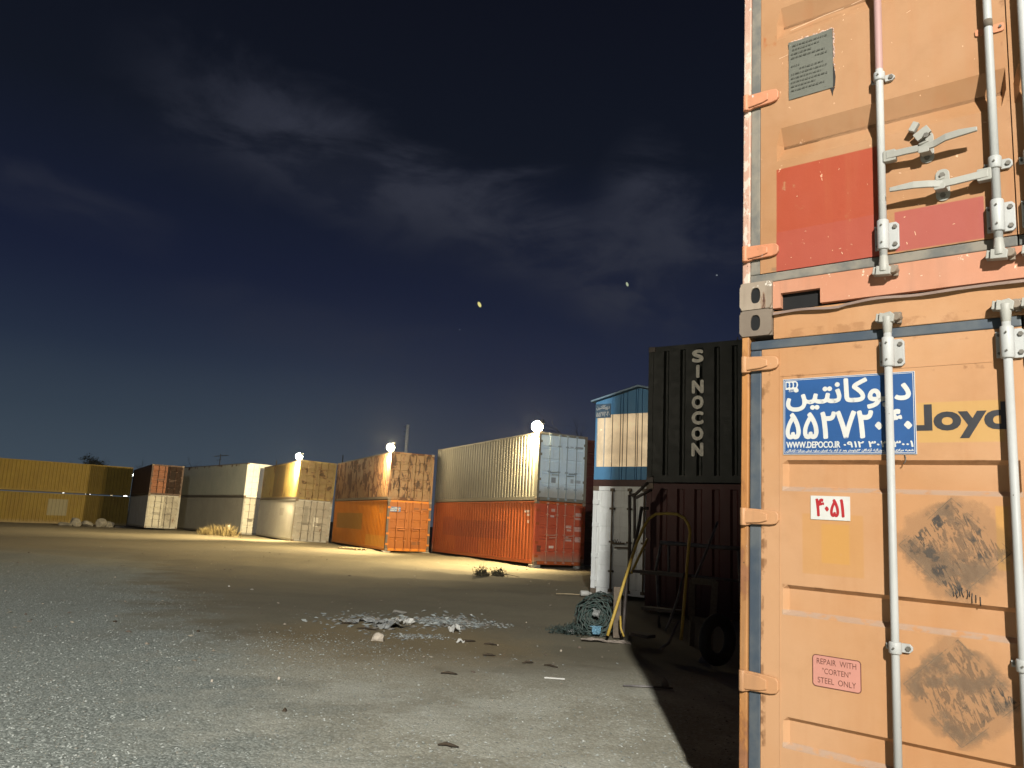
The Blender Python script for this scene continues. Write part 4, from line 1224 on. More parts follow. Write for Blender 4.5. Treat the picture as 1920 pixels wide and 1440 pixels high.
# the cabin: gabled, clad in grooved sheet, with a cream band made to glow
bl = paint('blue_cladding_paint', (.085, .245, .44), (.10, .27, .47), rust=.02, streak=.2, dirt=(.05, .11, .17), seed=91, bump=.04)
cab = thing('site_cabin', 'small blue gabled site cabin with a cream band made to glow, on the white container', 'cabin', (fr[0], fr[1], fr[3] + 2.60), (0, 0, fr[2]))
brn = plain('brown_base_paint', (.06, .022, .015), .6)
for x0 in (0.0, 2.34):
    MB().box(x0, x0 + .10, .0, 5.9, 0, .16).build('base_beam', brn, cab)
for y0 in (.002, 5.8):
    MB().box(.1005, 2.3395, y0, y0 + .1, 0, .158).build('base_beam', brn, cab)


def roof_z(x):
    return 2.15 + .30 * (1 - abs(x - 1.22) / 1.22)


GRV = (.49, .715, .785, .905, 1.14, 1.19, 1.31, 1.55, 1.62, 1.74, 1.98, 2.05, 2.17)


def clad(z0, z1f, y, mat, name, parent, x0=.0, x1=2.44):
    xs = [(x0, 0)]
    for g_ in GRV:
        if x0 + .02 < g_ < x1 - .02:
            xs += [(g_ - .014, 0), (g_ - .008, .022), (g_ + .008, .022), (g_ + .014, 0)]
    xs.append((x1, 0))
    rows = [[(x, y + dd, z0) for x, dd in xs], [(x, y + dd, z1f(x)) for x, dd in xs]]
    return MB().grid(rows).build(name, mat, parent)


clad(.162, lambda x: .48, .012, bl, 'front_cladding', cab)
clad(1.80, lambda x: roof_z(x) - .02, .012, bl, 'front_cladding', cab)
MB().box(0, .052, .014, .05, .482, 1.798).build('corner_trim', bl, cab)
lit = plain('cream_panel_added_glow', (.52, .45, .33), .35, var=.25, scale=3)
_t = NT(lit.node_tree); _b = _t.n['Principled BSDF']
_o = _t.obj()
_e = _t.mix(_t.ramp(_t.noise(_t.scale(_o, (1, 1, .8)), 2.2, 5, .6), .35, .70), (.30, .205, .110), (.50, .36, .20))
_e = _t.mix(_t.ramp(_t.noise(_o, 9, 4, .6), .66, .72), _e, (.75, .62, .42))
_t.put(_b.inputs['Emission Color'], _e); _b.inputs['Emission Strength'].default_value = 1.15  # added emission stands in for the light seen on the cream sheet
pan = clad(.482, lambda x: 1.798, .016, lit, 'glow_cream_band', cab, .054, 2.44)
for gx in GRV:
    gl = MB().box(gx - .010, gx + .010, .0135, .0150, .484, 1.796).build('groove_shade_line', M['dark_steel'], pan)  # dark strip painted in for groove shade that the glow hides
MB().box(.0545, .075, .002, .0155, .484, 1.796).build('white_trim', M['white_lettering'], pan)
MB().box(.255, .285, .002, .0155, .484, 1.796).build('white_trim', M['white_lettering'], pan)
for x, sgn in ((0, 1), (2.44, -1)):
    MB().grid([[(x, .02, .162), (x, 5.88, .162)], [(x, .02, 2.15), (x, 5.88, 2.15)]]).build('side_cladding', bl, cab)
MB().grid([[(0, 5.88, .162), (2.44, 5.88, .162)], [(0, 5.88, 2.15), (2.44, 5.88, 2.15)]]).build('rear_cladding', bl, cab)
pr = [(-.09, 2.128), (1.22, 2.452), (2.53, 2.128), (2.53, 2.168), (1.22, 2.492), (-.09, 2.168)]
MB().prism_xz(pr, -.10, 5.98).build('roof', plain('pale_blue_roof_trim', (.20, .31, .40), .5, var=.2), cab)
cs = MB().box(.0, .44, -.006, .008, 1.72, 2.08).build('sign', plain('small_sign_blue', (.045, .10, .16), .5, var=.2), cab)
text_mesh(shape_fa('دپوکانتین'), .03, .41, 1.91, 2.05, -.0085, 'lettering', M['sign_white'], cs, bold=.02, res=2)
text_mesh('۵۵۲۷۲۰۴۰', .03, .41, 1.75, 1.88, -.0085, 'lettering', M['sign_white'], cs, bold=.02, res=2)

# ------------------------------------------------------------------ blocks under the corners
def block(p, rot, label, w=.42, dpt=.30, h=.12):
    mb = MB(); mb.box(-w / 2, w / 2, -dpt / 2, dpt / 2, -.03, h)
    o = mb.build('concrete_block', M['conc'], bevel=.015)
    o.location = (p.x, p.y, 0); o.rotation_euler = (0, 0, rot)
    return tag(o, label, 'block', 'blocks under container corners')


for key, what in (('red', 'brick-red'), ('orange', 'bright orange'), ('olive', 'pale grey')):
    fr = FR[key]
    for x, lb in ((.12, 'near'), (2.30, 'right-hand')):
        p = to_world(fr, (x, .16, 0)); q = to_world(fr, (x, .16, 0))
        block(p, fr[2], 'concrete block under the %s corner of the %s container' % (lb, what), h=p.z - .004)

# ------------------------------------------------------------------ floodlights on the container corners
def floodlight(key, label, power, spill, r, off=(-.05, .14), dz=.21, aim=(-.8, .12, -.75)):
    fr = FR[key]
    H = {'red': 2.625 + 2.904, 'orange': 2.659 + 2.553, 'olive': 2.700 + 2.575}[key] + .006
    base = to_world(fr, (.06, off[1], H))
    head = to_world(fr, (off[0], off[1], H + dz))
    t = thing('floodlight', label, 'floodlight', base, (0, 0, 0), 'floodlights on the container corners')
    aim = Vector(aim).normalized()
    rotm = aim.to_track_quat('Z', 'Y').to_matrix()
    loc = head - base
    P = lambda x, y, z: tuple(loc + rotm @ Vector((x, y, z)))
    n = 24
    ring = lambda prof: [[P(a * math.cos(2 * math.pi * k / n), a * math.sin(2 * math.pi * k / n), z) for k in range(n + 1)] for a, z in prof]
    MB().grid(ring([(r * .22, -r - .14), (r * .40, -r - .11), (r * .55, -r * .90), (r * .52, -r * .86)]), True).build('housing', M['housing'], t)
    MB().grid(ring([(r * math.sin(math.pi * (i + .02) / 12), -r * math.cos(math.pi * i / 12)) for i in range(13)]), True).build('globe', M['lens'], t)
    arm = MB().tube([(0, 0, -.02), (0, 0, dz * .7), tuple(loc * .6 + Vector((0, 0, .02))), P(0, 0, -r - .15)], .022, 8)
    arm.build('bracket', M['grey_steel'], t)
    for kind, e in (('SPOT', power),) + ((('POINT', spill),) if spill else ()):
        ld = lamp_data('floodlight_glow', kind, e, (1.0, .79, .44), .04)
        if kind == 'SPOT':
            ld.spot_size = R(158); ld.spot_blend = .75
        lo_ = bpy.data.objects.new('floodlight_glow', ld); COL.objects.link(lo_)
        lo_.parent = t
        lo_.location = loc + (Vector((-.03, -.015, -r - .05)) if kind == 'SPOT' else Vector((-.05, -.16, r + .05)))
        lo_.rotation_euler = aim.to_track_quat('-Z', 'Y').to_euler()
    return t


floodlight('red', 'largest and brightest lit floodlight, at the corner of the cream container', 12000, 0, .235)
floodlight('orange', 'lit floodlight at the corner of the flaking tan container', 8000, 500, .205)
floodlight('olive', 'lit floodlight at the corner of the olive-tan container', 16000, 0, .215, off=(-.12, .12), aim=(-.8, .30, -.55))

# ------------------------------------------------------------------ smaller things
CAMP = Vector((0, 0, CAM_H))


def at(px, py, Y):
    """point of the yard seen at a picture position, at distance Y"""
    v = pix_dir(px, py)
    return CAMP + v * (Y / v.y)


def on_ground(px, py):
    v = pix_dir(px, py)
    return CAMP + v * (-CAM_H / v.z)


def gz(x, y):
    return float(ground_z(np.array([x]), np.array([y]))[0])


# --- pallet
g = on_ground(660, 1031)
pal = thing('pallet', 'low wooden pallet lying on the dirt in front of the bright orange container', 'pallet', (g.x, g.y, gz(g.x, g.y)), (0, 0, R(-28)))
for k in range(3):
    MB().box(-.62, .62, -.42 + k * .37, -.32 + k * .37, .012, .10).build('runner', M['wood'], pal)
for k in range(6):
    MB().box(-.62 + k * .225, -.50 + k * .225, -.44, .44, .101, .122).build('board', M['wood'], pal)

# --- dry uprooted shrub
def sprig(mb, p, dirv, l, r, depth, rng, spread=.7, drop=0.0):
    n = 3
    pts = [p]; d_ = Vector(dirv)
    for k in range(n):
        d_ = (d_ + Vector((rng.gauss(0, .16), rng.gauss(0, .16), rng.gauss(0, .12) - drop))).normalized()
        pts.append(pts[-1] + d_ * l / n)
    mb.tube(pts, [r * (1 - .5 * i / n) for i in range(n + 1)], 5 if depth > 1 else 3, False)
    if depth > 0:
        for k in range(rng.randint(2, 4)):
            b = pts[rng.randint(1, n)]
            nd = (d_ + Vector((rng.gauss(0, spread), rng.gauss(0, spread), rng.gauss(0, spread * .8)))).normalized()
            sprig(mb, b, nd, l * rng.uniform(.5, .75), r * .55, depth - 1, rng, spread, drop)


rng = random.Random(5)
M['twig'] = plain('dry_twigs', (.075, .055, .035), .9, scale=20)
M['dryleaf'] = plain('dry_leaves', (.055, .050, .025), .9, scale=15, col2=(.10, .08, .04))
for px_, lab in ((903, 'left clump of dark uprooted weed lying in the yard'), (933, 'right clump of dark uprooted weed with a long bare stalk')):
    g = on_ground(px_, 1083)
    w = thing('uprooted_weed', lab, 'dry weed', (g.x, g.y, gz(g.x, g.y)), group='dark clumps of weed on the dirt')
    mb = MB()
    for k in range(9):
        sprig(mb, Vector((rng.uniform(-.12, .12), rng.uniform(-.1, .1), .02)), (rng.gauss(0, .8), rng.gauss(0, .6), rng.uniform(.1, .8)), .22, .010, 2, rng)
    if px_ > 910:
        mb.tube([(.05, 0, .03), (.3, -.05, .07), (.5, -.12, .05), (.68, -.2, .015)], [.012, .010, .008, .006], 5)
    mb.build('stem', M['twig'], w)
    lf = MB()
    for k in range(520):
        c = Vector((rng.gauss(0, .10), rng.gauss(0, .09), abs(rng.gauss(.03, .085))))
        a = Vector((rng.gauss(0, 1), rng.gauss(0, 1), rng.gauss(0, 1))).normalized() * rng.uniform(.016, .045)
        b = a.cross(Vector((rng.gauss(0, 1), rng.gauss(0, 1), rng.gauss(0, 1)))).normalized() * .018
        lf.add([c - a, c + b, c + a, c - b], [(0, 1, 2, 3)])
    lf.build('leaves', M['dryleaf'], w)

# --- tufts of dry grass against the dull white container
M['straw'] = plain('dry_grass_blades', (.30, .235, .10), .8, scale=3, col2=(.15, .11, .05))
for px_, py_, s, lab in ((402, 1003, .8, 'pale clump of dry grass against the dull white container, left one'), (425, 1004, .85, 'tallest clump of dry grass, just left of the floodlit door end'), (383, 1002, .55, 'lowest, most spread-out clump of dry grass left of the others')):
    p = at(px_, py_, 55.6 if px_ > 390 else 55.0)
    t = thing('grass_tuft', lab, 'dry grass', (p.x, p.y, -.02), group='dry grass against the dull white container')
    mb = MB()
    for k in range(420):
        a = rng.uniform(0, 6.28); rr = abs(rng.gauss(0, .34)) * s
        b = Vector((rr * math.cos(a) * 1.5, rr * math.sin(a) * .6, 0))
        hgt = rng.uniform(.35, 1.25) * s * math.exp(-rr * .6)
        tip = b + Vector((rng.gauss(0, .25) + b.x * .3, rng.gauss(0, .2), hgt))
        mid = (b + tip) / 2 + Vector((0, 0, hgt * .16))
        w = Vector((rng.gauss(0, 1), rng.gauss(0, 1), 0)).normalized() * .012
        mb.add([b - w, b + w, mid + w * .7, mid - w * .7, tip], [(0, 1, 2, 3), (3, 2, 4)])
    mb.build('blades', M['straw'], t)
p = at(430, 985, 56.2)
bag = MB()
bag.grid([[(-.12, 0, 0), (.0, -.05, .02), (.12, 0, 0)], [(-.16, 0, .16), (0, -.09, .15), (.10, 0, .2)], [(-.12, 0, .34), (-.04, -.02, .36), (.0, 0, .38)]], True)
o = bag.build('plastic_bag', M['sign_white']); o.location = (p.x, p.y, .42)
tag(o, 'scrap of white plastic bag caught in the dry grass', 'plastic bag')

# --- rubble sacks and slabs at the foot of the yellow wall
M['sack'] = plain('dusty_white_sack', (.25, .235, .20), .9, var=.35, scale=4, bump=.5)


def lump(sx, sy, sz, seed, sub=3, jag=.25):
    bm = bmesh.new()
    bmesh.ops.create_icosphere(bm, subdivisions=sub, radius=1)
    rs_ = random.Random(seed)
    pls = [(Vector((rs_.gauss(0, 1), rs_.gauss(0, 1), rs_.gauss(0, 1))).normalized(), rs_.uniform(.45, .8)) for _ in range(9)]
    for v in bm.verts:
        for n_, d_ in pls:
            k = v.co.dot(n_)
            if k > d_: v.co -= n_ * (k - d_)
        v.co *= 1 + rs_.uniform(-.04, .04) * jag * 4
        v.co = Vector((v.co.x * sx, v.co.y * sy, max(v.co.z, -.55) * sz + .5 * sz))
    mb = MB(); idx = {v: i for i, v in enumerate(bm.verts)}
    mb.add([v.co.copy() for v in bm.verts], [[idx[v] for v in f.verts] for f in bm.faces], False)
    bm.free()
    return mb


for i, (px_, py_, sx, sz, lab) in enumerate(((121, 984, .62, .34, 'leftmost grey lump in the row of rubble below the yellow wall'), (139, 982, .60, .62, 'tall pale lump of rubble below the lit part of the yellow wall'), (163, 985, .60, .44, 'pale pointed lump of rubble standing alone before the shaded yellow wall'),
                                             (190, 983, .62, .60, 'largest white sack of rubble, tallest before the shaded yellow wall'), (206, 985, .60, .50, 'grey-white sack leaning on the right of the largest one'), (226, 987, .5, .16, 'flat slab of rubble at the right end of the row'))):
    p = at(px_, py_, (64.0, 64.8, 65.6, 66.6, 67.0, 67.6)[i] - 1.2)
    o = lump(sx * .9, .45, sz * .8, 40 + i).build('rubble_lump', M['sack'])
    o.location = (p.x, p.y, gz(p.x, p.y) - .03); o.rotation_euler = (0, 0, rng.uniform(-.4, .4))
    tag(o, lab, 'rubble', 'rubble along the foot of the yellow wall')

# --- rubbish spread in the middle of the yard
M['plaster'] = plain('pale_plaster', (.50, .43, .34), .9, var=.2, scale=18, bump=.4)
M['foil'] = plain('grey_plastic_film', (.34, .345, .33), .5, var=.5, scale=12)
M['bark'] = plain('dark_wood_splinter', (.055, .038, .022), .9, var=.4, scale=25)


def crumple(w, l, hh, seed, n=9):
    rs_ = np.random.RandomState(seed)
    hx = rs_.rand(n, n) * hh
    rows = []
    for i in range(n):
        rows.append([((i / (n - 1) - .5) * w * (1 + .35 * rs_.randn() * (j in (0, n - 1))), (j / (n - 1) - .5) * l * (1 + .25 * rs_.randn() * (i in (0, n - 1))), hx[i, j] + hh * .4 * math.sin(i * .9 + seed)) for j in range(n)])
    return MB().grid(rows, False)


def lay(o, px_, py_, rz=0, dz=0.0, tilt=(0, 0)):
    g_ = on_ground(px_, py_)
    o.location = (g_.x, g_.y, gz(g_.x, g_.y) + dz); o.rotation_euler = (*tilt, rz)
    return o


tag(lay(lump(.10, .06, .085, 17, 2).build('plaster_chunk', M['plaster']), 708, 1202, .3, -.01), 'largest pale chunk of plaster, left front of the rubbish', 'plaster chunk')
tag(lay(lump(.13, .07, .06, 8, 3).build('foam_block', M['sack']), 750, 1148, .1, .0), 'white block at the far edge of the rubbish', 'foam block')
tag(lay(crumple(.42, .40, .07, 3).build('plastic_sheet', M['foil']), 728, 1176, .4, .005), 'grey crumpled plastic sheet left of the shards', 'plastic sheet')
tag(lay(crumple(.50, .30, .05, 5).build('plastic_sheet', M['foil']), 694, 1168, -.2, .005), 'flat grey plastic sheet over a dark board, left side of the rubbish', 'plastic sheet')
tag(lay(crumple(.26, .22, .07, 7).build('torn_paper', M['sign_white']), 757, 1170, .8, .005), 'torn white paper between the plastic sheet and the shards', 'paper')
tag(lay(crumple(.16, .22, .09, 9).build('torn_paper', M['sign_white']), 851, 1184, .2, .005), 'crumpled white paper at the front edge of the shards', 'paper')
tag(lay(crumple(.10, .06, .04, 11).build('torn_paper', M['sign_white']), 863, 1201, .5, .005), 'small folded white scrap next to the dark splinter', 'paper')
tag(lay(crumple(.20, .5, .02, 13).build('torn_paper', M['foil']), 650, 1168, .5, .003), 'pale torn sheet at the left end of the rubbish', 'paper')
for px_, py_, l, rz, lab in ((688, 1181, .30, -.15, 'long dark splinter in front of the flat plastic sheet'), (652, 1172, .22, .45, 'dark splinter at the left end of the rubbish'), (876, 1200, .26, .55, 'dark splinter beside the folded white scrap'),
                             (920, 1204, .18, -.2, 'dark splinter to the right of the rubbish'), (917, 1226, .16, .1, 'dark splinter on the sandy patch, right front'), (842, 1264, .17, -.05, 'dark splinter on the gravel in front of the rubbish'),
                             (990, 1240, .16, .6, 'short dark stick behind the white lath'), (1033, 1246, .18, -.6, 'slanting dark stick just behind the white lath'), (840, 1398, .15, -.2, 'dark splinter nearest the camera in the gravel')):
    mb = MB().tube([(-l / 2, 0, .012), (-l * .1, .012, .022), (l * .2, -.01, .02), (l / 2, .004, .010)], [.006, .012, .011, .004], 6)
    tag(lay(mb.build('wood_splinter', M['bark']), px_, py_, rz), lab, 'splinter', 'dark splinters on the ground')
la = MB().obox((0, 0, .012), (.105, 0, 0), (0, .015, 0), (0, 0, .007)).build('white_lath', M['sign_white'], bevel=.003)
tag(lay(la, 1040, 1273, -.12), 'short white lath lying on the gravel', 'lath')


def shard_field(name, n, cx, cy, sx, sy, smin, smax, mat, seed):
    def smp(rs_, n_):
        a = rs_.normal(0, 1, n_); b = rs_.normal(0, 1, n_)
        return cx + a * sx, cy + b * sy
    return chips(name, n, smp, smin, smax, mat, seed, flat=.35)


shm = chip_mat('shard_colours', [(0, (.28, .305, .295)), (.3, (.17, .18, .17)), (.5, (.40, .42, .39)), (.72, (.22, .20, .17)), (.94, (.10, .085, .065))])
c_ = on_ground(845, 1163); shard_field('broken_shards', 900, c_.x, c_.y, .29, .46, .008, .075, shm, 31)
c_ = on_ground(890, 1166); shard_field('broken_shards', 420, c_.x, c_.y, .30, .25, .010, .04, shm, 32)
c_ = on_ground(715, 1165); shard_field('broken_shards', 520, c_.x, c_.y, .48, .70, .006, .08, shm, 33)
c_ = on_ground(765, 1191); shard_field('broken_shards', 260, c_.x, c_.y, .11, .12, .008, .035, shm, 34)
c_ = on_ground(808, 1192); shard_field('broken_shards', 200, c_.x, c_.y, .13, .12, .008, .03, shm, 35)
c_ = on_ground(820, 1225); shard_field('broken_shards', 260, c_.x, c_.y, .8, .45, .006, .022, shm, 36)
for px_, py_, r_, lab in ((398, 1275, .020, 'small white pebble left of the others on bare dirt'), (523, 1270, .022, 'bright white pebble alone on the smooth dirt'), (934, 1204, .016, 'white pebble right of the dark splinter'), (987, 1163, .018, 'white pebble between rubbish and netting roll'), (1052, 1214, .026, 'white pebble nearest the netting roll')):
    o = lump(r_ * .7, r_ * .6, r_ * .8, int(px_), 2).build('pebble', M['plaster'])
    tag(lay(o, px_, py_, rng.uniform(0, 3)), lab, 'pebble', 'white pebbles on the dirt')
for px_, py_, lab in ((371, 1186, 'dark clod on the dirt, behind the other one'), (533, 1333, 'dark clod in the gravel, nearer the camera'), (216, 1164, 'dark curled leaf at the edge of the gravel, left')):
    o = lump(.03, .022, .02, int(px_), 2).build('dirt_clod', M['bark'])
    tag(lay(o, px_, py_, rng.uniform(0, 3)), lab, 'clod', 'dark clods on the ground')

# --- roll of green netting
g = Vector((1.42, 11.95, 0))
M['net'] = plain('green_netting', (.028, .058, .050), .7, scale=20, col2=(.075, .090, .078))
M['netd'] = plain('dark_matted_netting', (.060, .062, .050), .9, scale=16, col2=(.03, .035, .03), bump=.6)
roll = thing('netting_roll', 'rolled-up green netting with blue scraps, on the ground beside the yellow tube', 'netting roll', (g.x, g.y, gz(g.x, g.y)), (0, 0, R(-14)))
mb = MB(); rows = []
rs = np.random.RandomState(12)
for i in range(13):
    y = i / 12 * 1.15
    rr = .285 * (1 - .12 * (i / 12))
    rows.append([((rr + .022 * rs.randn()) * math.cos(2 * math.pi * k / 28), y + .02 * rs.randn(), rr * .96 + (rr + .02 * rs.randn()) * math.sin(2 * math.pi * k / 28)) for k in range(28)])
for r_ in rows: r_.append(r_[0])
mb.grid(rows, False).build('roll_body', M['netd'], roll)
sp = MB()
for s in range(3):
    pts = []
    for k in range(120):
        a = k * .22 + s * 2.1; rr = .03 + .255 * (k / 120) * (1 + .09 * rs.randn())
        pts.append((rr * math.cos(a), -.02 + .03 * rs.randn() * .4 + .16 * (1 - k / 120), .275 + rr * math.sin(a)))
    sp.tube(pts, .010, 4, False)
sp.build('rolled_edge', M['net'], roll)
MB().grid([[(.25 * math.cos(2 * math.pi * k / 24) * q, .10 + .05 * rs.rand(), .275 + .25 * math.sin(2 * math.pi * k / 24) * q) for k in range(25)] for q in (1, .6, .2, .01)]).build('roll_core', M['netd'], roll)
st = MB()
for k in range(150):
    a = rs.uniform(0, 6.28); y = rs.uniform(-.04, .9); rr = .295
    p0 = Vector((rr * math.cos(a), y, .275 + rr * math.sin(a)))
    pts = [p0]
    for j in range(5):
        a += rs.uniform(-.4, .4); y += rs.uniform(-.08, .08); r2 = rr + rs.uniform(0, .03)
        pts.append(Vector((r2 * math.cos(a), y, max(.01, .275 + r2 * math.sin(a)))))
    st.tube(pts, .0045, 3, False)
for k in range(190):
    x0 = -.22 - abs(rs.normal(0, .18)); y0 = rs.uniform(-.15, .5)
    pts = []
    for j in range(7):
        pts.append((x0, y0, max(.008, abs(rs.normal(.05, .06)) * math.exp(-max(0, -.3 - x0) * 2.2))))
        x0 += rs.uniform(-.07, .08); y0 += rs.uniform(-.06, .06)
    st.tube(pts, .0045, 3, False)
st.build('loose_strands', M['net'], roll)
pc = crumple(.13, .12, .04, 21).build('blue_scrap', plain('blue_plastic', (.16, .32, .42), .5, var=.3), roll)
pc.location = (.04, -.10, .10); pc.rotation_euler = (R(80), 0, .2)
pc = crumple(.10, .10, .04, 22).build('white_scrap', M['foil'], roll)
pc.location = (.02, -.02, .33); pc.rotation_euler = (R(70), .2, .1)
pc = crumple(.10, .06, .04, 23).build('white_scrap', M['foil'], roll)
pc.location = (-.34, -.1, .05); pc.rotation_euler = (R(50), .2, .1)
pf = crumple(.62, .24, .035, 25).build('flattened_sack', plain('dusty_pink_sack', (.30, .25, .205), .9, var=.25, scale=8))
tag(lay(pf, 1130, 1199, -.05, .004), 'flattened dusty sack under the foot of the yellow tube', 'sack')

# white can and stick beside the white container
can = thing('plastic_bottle', 'white plastic bottle lying by the foot of the white container', 'bottle', (2.02, 19.0, .0), (0, 0, .2))
MB().tube([(-.13, 0, .07), (-.12, 0, .07), (.06, 0, .07), (.10, 0, .07), (.11, 0, .07)], [.045, .065, .065, .03, .025], 14).build('body', M['sign_white'], can)
MB().tube([(.11, 0, .07), (.15, 0, .07)], .03, 12).build('cap', M['sign_white'], can)
o = MB().tube([(-.30, 0, .02), (0, .01, .03), (.30, 0, .022)], .014, 6).build('wooden_stick', M['wood'])
o.location = (1.62, 19.1, .0); tag(o, 'straight pale stick on the dirt pointing at the white bottle', 'stick')

# --- rolling step ladder with a bent tube handrail, in the shade
lad = thing('step_ladder', 'steel step ladder with a bent yellow tube handrail, half in shadow', 'step ladder', (1.95, 11.6, 0))
Lb = Vector((1.95, 11.6, 0))
def rel(px_, py_, Y): return at(px_, py_, Y) - Lb
hr = [rel(1139, 1192, 11.35), rel(1149, 1160, 11.4), rel(1161, 1122, 11.5), rel(1170, 1092, 11.6), rel(1182, 1055, 11.7), rel(1194, 1018, 11.8), rel(1206, 990, 11.9), rel(1216, 973, 11.9), rel(1229, 964, 11.85), rel(1250, 962.5, 11.7), rel(1270, 964, 11.5), rel(1284, 972, 11.4), rel(1292, 986, 11.3), rel(1294, 1000, 11.25), rel(1291, 1030, 11.2), rel(1288, 1068, 11.1), rel(1284, 1120, 11.0), rel(1277, 1200, 10.85)]
MB().tube(hr, .022, 10).build('handrail', M['yellow_tube'], lad)
MB().tube([rel(1203, 951, 12.3), rel(1198, 985, 12.2), rel(1188, 1030, 12.0), rel(1176, 1080, 11.9), rel(1172, 1130, 11.7), rel(1168, 1195, 11.5)], .026, 8).build('rear_post', M['dark_steel'], lad)
MB().tube([rel(1200, 952, 12.3), rel(1216, 954, 12.3)], .024, 8).build('rear_post_foot', M['dark_steel'], lad)
MB().tube([rel(1214, 1010, 12.0), rel(1196, 1048, 11.9), rel(1184, 1075, 11.85)], .020, 8).build('brace', M['yellow_tube'], lad)
MB().tube([rel(1283, 1074, 11.1), rel(1270, 1125, 10.9), rel(1256, 1165, 10.7), rel(1248, 1182, 10.6)], .018, 8).build('brace', M['grey_steel'], lad)
MB().tube([rel(1272, 1165, 10.8), rel(1254, 1205, 10.5), rel(1238, 1217, 10.4)], .018, 8).build('brace', M['grey_steel'], lad)
MB().tube([rel(1163, 1155, 11.5), rel(1164, 1178, 11.45), rel(1170, 1194, 11.4)], .014, 8).build('foot', M['yellow_tube'], lad)
for (ax, ay, bx, by, Ya, Yb) in ((1186, 1071, 1280, 1080, 11.8, 11.1), (1203, 1140, 1262, 1147, 11.6, 11.0), (1180, 1188, 1215, 1195, 11.4, 11.2)):
    a, b = rel(ax, ay, Ya), rel(bx, by, Yb)
    u = (b - a) / 2; back = Vector((u.y, -u.x, 0)).normalized() * -.11
    MB().obox((a + b) / 2 + back * .9, u, back, (0, 0, .022)).build('step', M['dark_steel'], lad, bevel=.006)
for px_, lab in ((1166, 'plank'),):
    pass
pk = MB().obox((0, 0, .36), (.055, 0, 0), (0, .012, .0), (0, .02, .36)).build('plank', M['woodd'])
pk.location = at(1156, 1188, 11.75).to_tuple()[:2] + (.0,)
tag(pk, 'upright grey plank leaning by the foot of the yellow tube', 'plank')

# --- tube-framed rack, timber frame, tyre and pole behind the ladder
rk = thing('tube_rack', 'grey tube-framed rack standing in the dark behind the step ladder', 'rack', (3.0, 13.2, 0))
Lb = Vector((3.0, 13.2, 0))
MB().tube([rel(1238, 1017, 13.4), rel(1290, 1021, 13.2), rel(1345, 1026, 13.0), rel(1392, 1029, 12.8)], .034, 8).build('top_rail', M['grey_steel'], rk)
for a, b, Y in (((1240, 1018), (1228, 1075), 13.4), ((1254, 1022), (1254, 1075), 13.35), ((1385, 1028), (1392, 1190), 12.85), ((1232, 1070), (1236, 1180), 13.4)):
    MB().tube([rel(*a, Y), rel(*b, Y)], .026, 8).build('leg', M['grey_steel'], rk)
MB().tube([rel(1232, 1072, 13.4), rel(1390, 1090, 12.85)], .022, 8).build('cross_bar', M['grey_steel'], rk)
pole = MB().tube([rel(1345, 979, 12.3), rel(1330, 1020, 12.1), rel(1302, 1088, 11.8), rel(1296, 1120, 11.7)], .020, 8).build('leaning_pole', M['grey_steel'])
pole.location = Lb
tag(pole, 'thin pole leaning in the dark right of the handrail', 'pole')
tf = thing('timber_frame', 'square timber frame propped in the dark beside the step ladder', 'timber frame', (2.9, 11.4, 0))
Lb = Vector((2.9, 11.4, 0))
c1, c2, c3, c4 = rel(1298, 1089, 11.5), rel(1341, 1092, 11.1), rel(1336, 1168, 11.1), rel(1296, 1160, 11.5)
for a, b in ((c1, c2), (c2, c3), (c4, c3), (c1, c4)):
    u = (b - a) / 2; w = Vector((.35, .93, 0)) * .018
    n_ = u.cross(w).normalized() * .045
    MB().obox((a + b) / 2, u * 1.06, w, n_).build('beam', M['woodd'], tf)
for a, b in ((rel(1298, 1160, 11.5), rel(1296, 1222, 11.4)), (rel(1334, 1165, 11.1), rel(1330, 1222, 11.05))):
    u = (b - a) / 2
    MB().obox((a + b) / 2, u, (.035, 0, 0), (0, .03, 0)).build('leg', M['woodd'], tf)
ty = thing('old_tyre', 'old tyre standing on edge in the dark near the orange container', 'tyre', (2.62, 9.6, 0), (0, 0, R(35)))
mb = MB(); rows = []
for k in range(29):
    a = 2 * math.pi * k / 28
    rows.append([((.23 + .075 * math.cos(b)) * math.cos(a), .07 * math.sin(b), .305 + (.23 + .075 * math.cos(b)) * math.sin(a)) for b in [2 * math.pi * j / 12 for j in range(13)]])
mb.grid(rows, True).build('tread', plain('old_rubber', (.016, .015, .014), .8), ty)
for px_, py_, lab in ((1245, 1285, 'dim pale stone in the shadow near the tall orange stack'), (1318, 1236, 'dim small stone in the shadow by the tyre')):
    g_ = on_ground(px_, py_)
    o = lump(.06, .05, .07, px_, 2).build('stone', M['sack']); o.location = (g_.x, g_.y, gz(g_.x, g_.y) - .01)
    tag(o, lab, 'stone', 'stones in the shadow')
g_ = on_ground(1215, 1287)
o = MB().tube([(-.25, 0, .012), (0, .005, .014), (.25, 0, .012)], .010, 5).build('steel_rod', M['grey_steel'])
o.location = (g_.x, g_.y, gz(g_.x, g_.y)); tag(o, 'thin rod lying in the shadow next to the dim pale stone', 'rod')

# --- dark struts leaning between the dark pair and the white container
stt = thing('strut_bracket', 'dark steel struts sticking out from the corner of the dark green container', 'bracket', (2.6, 15.9, 2.3))
Lb = Vector((2.6, 15.9, 2.3))
for a, b in (((1186, 932), (1215, 905)), ((1189, 935), (1222, 918)), ((1180, 928), (1181, 1060)), ((1190, 932), (1190, 1010)), ((1180, 928), (1192, 927))):
    MB().tube([rel(*a, 15.6), rel(*b, 15.6)], .030, 8).build('strut', M['dark_steel'], stt)

# ------------------------------------------------------------------ beyond the stacks
M['far_dark'] = plain('dark_bark', (.030, .028, .024), .9)
M['far_leaf'] = plain('dark_foliage', (.030, .036, .026), .9, scale=3, col2=(.015, .02, .014))


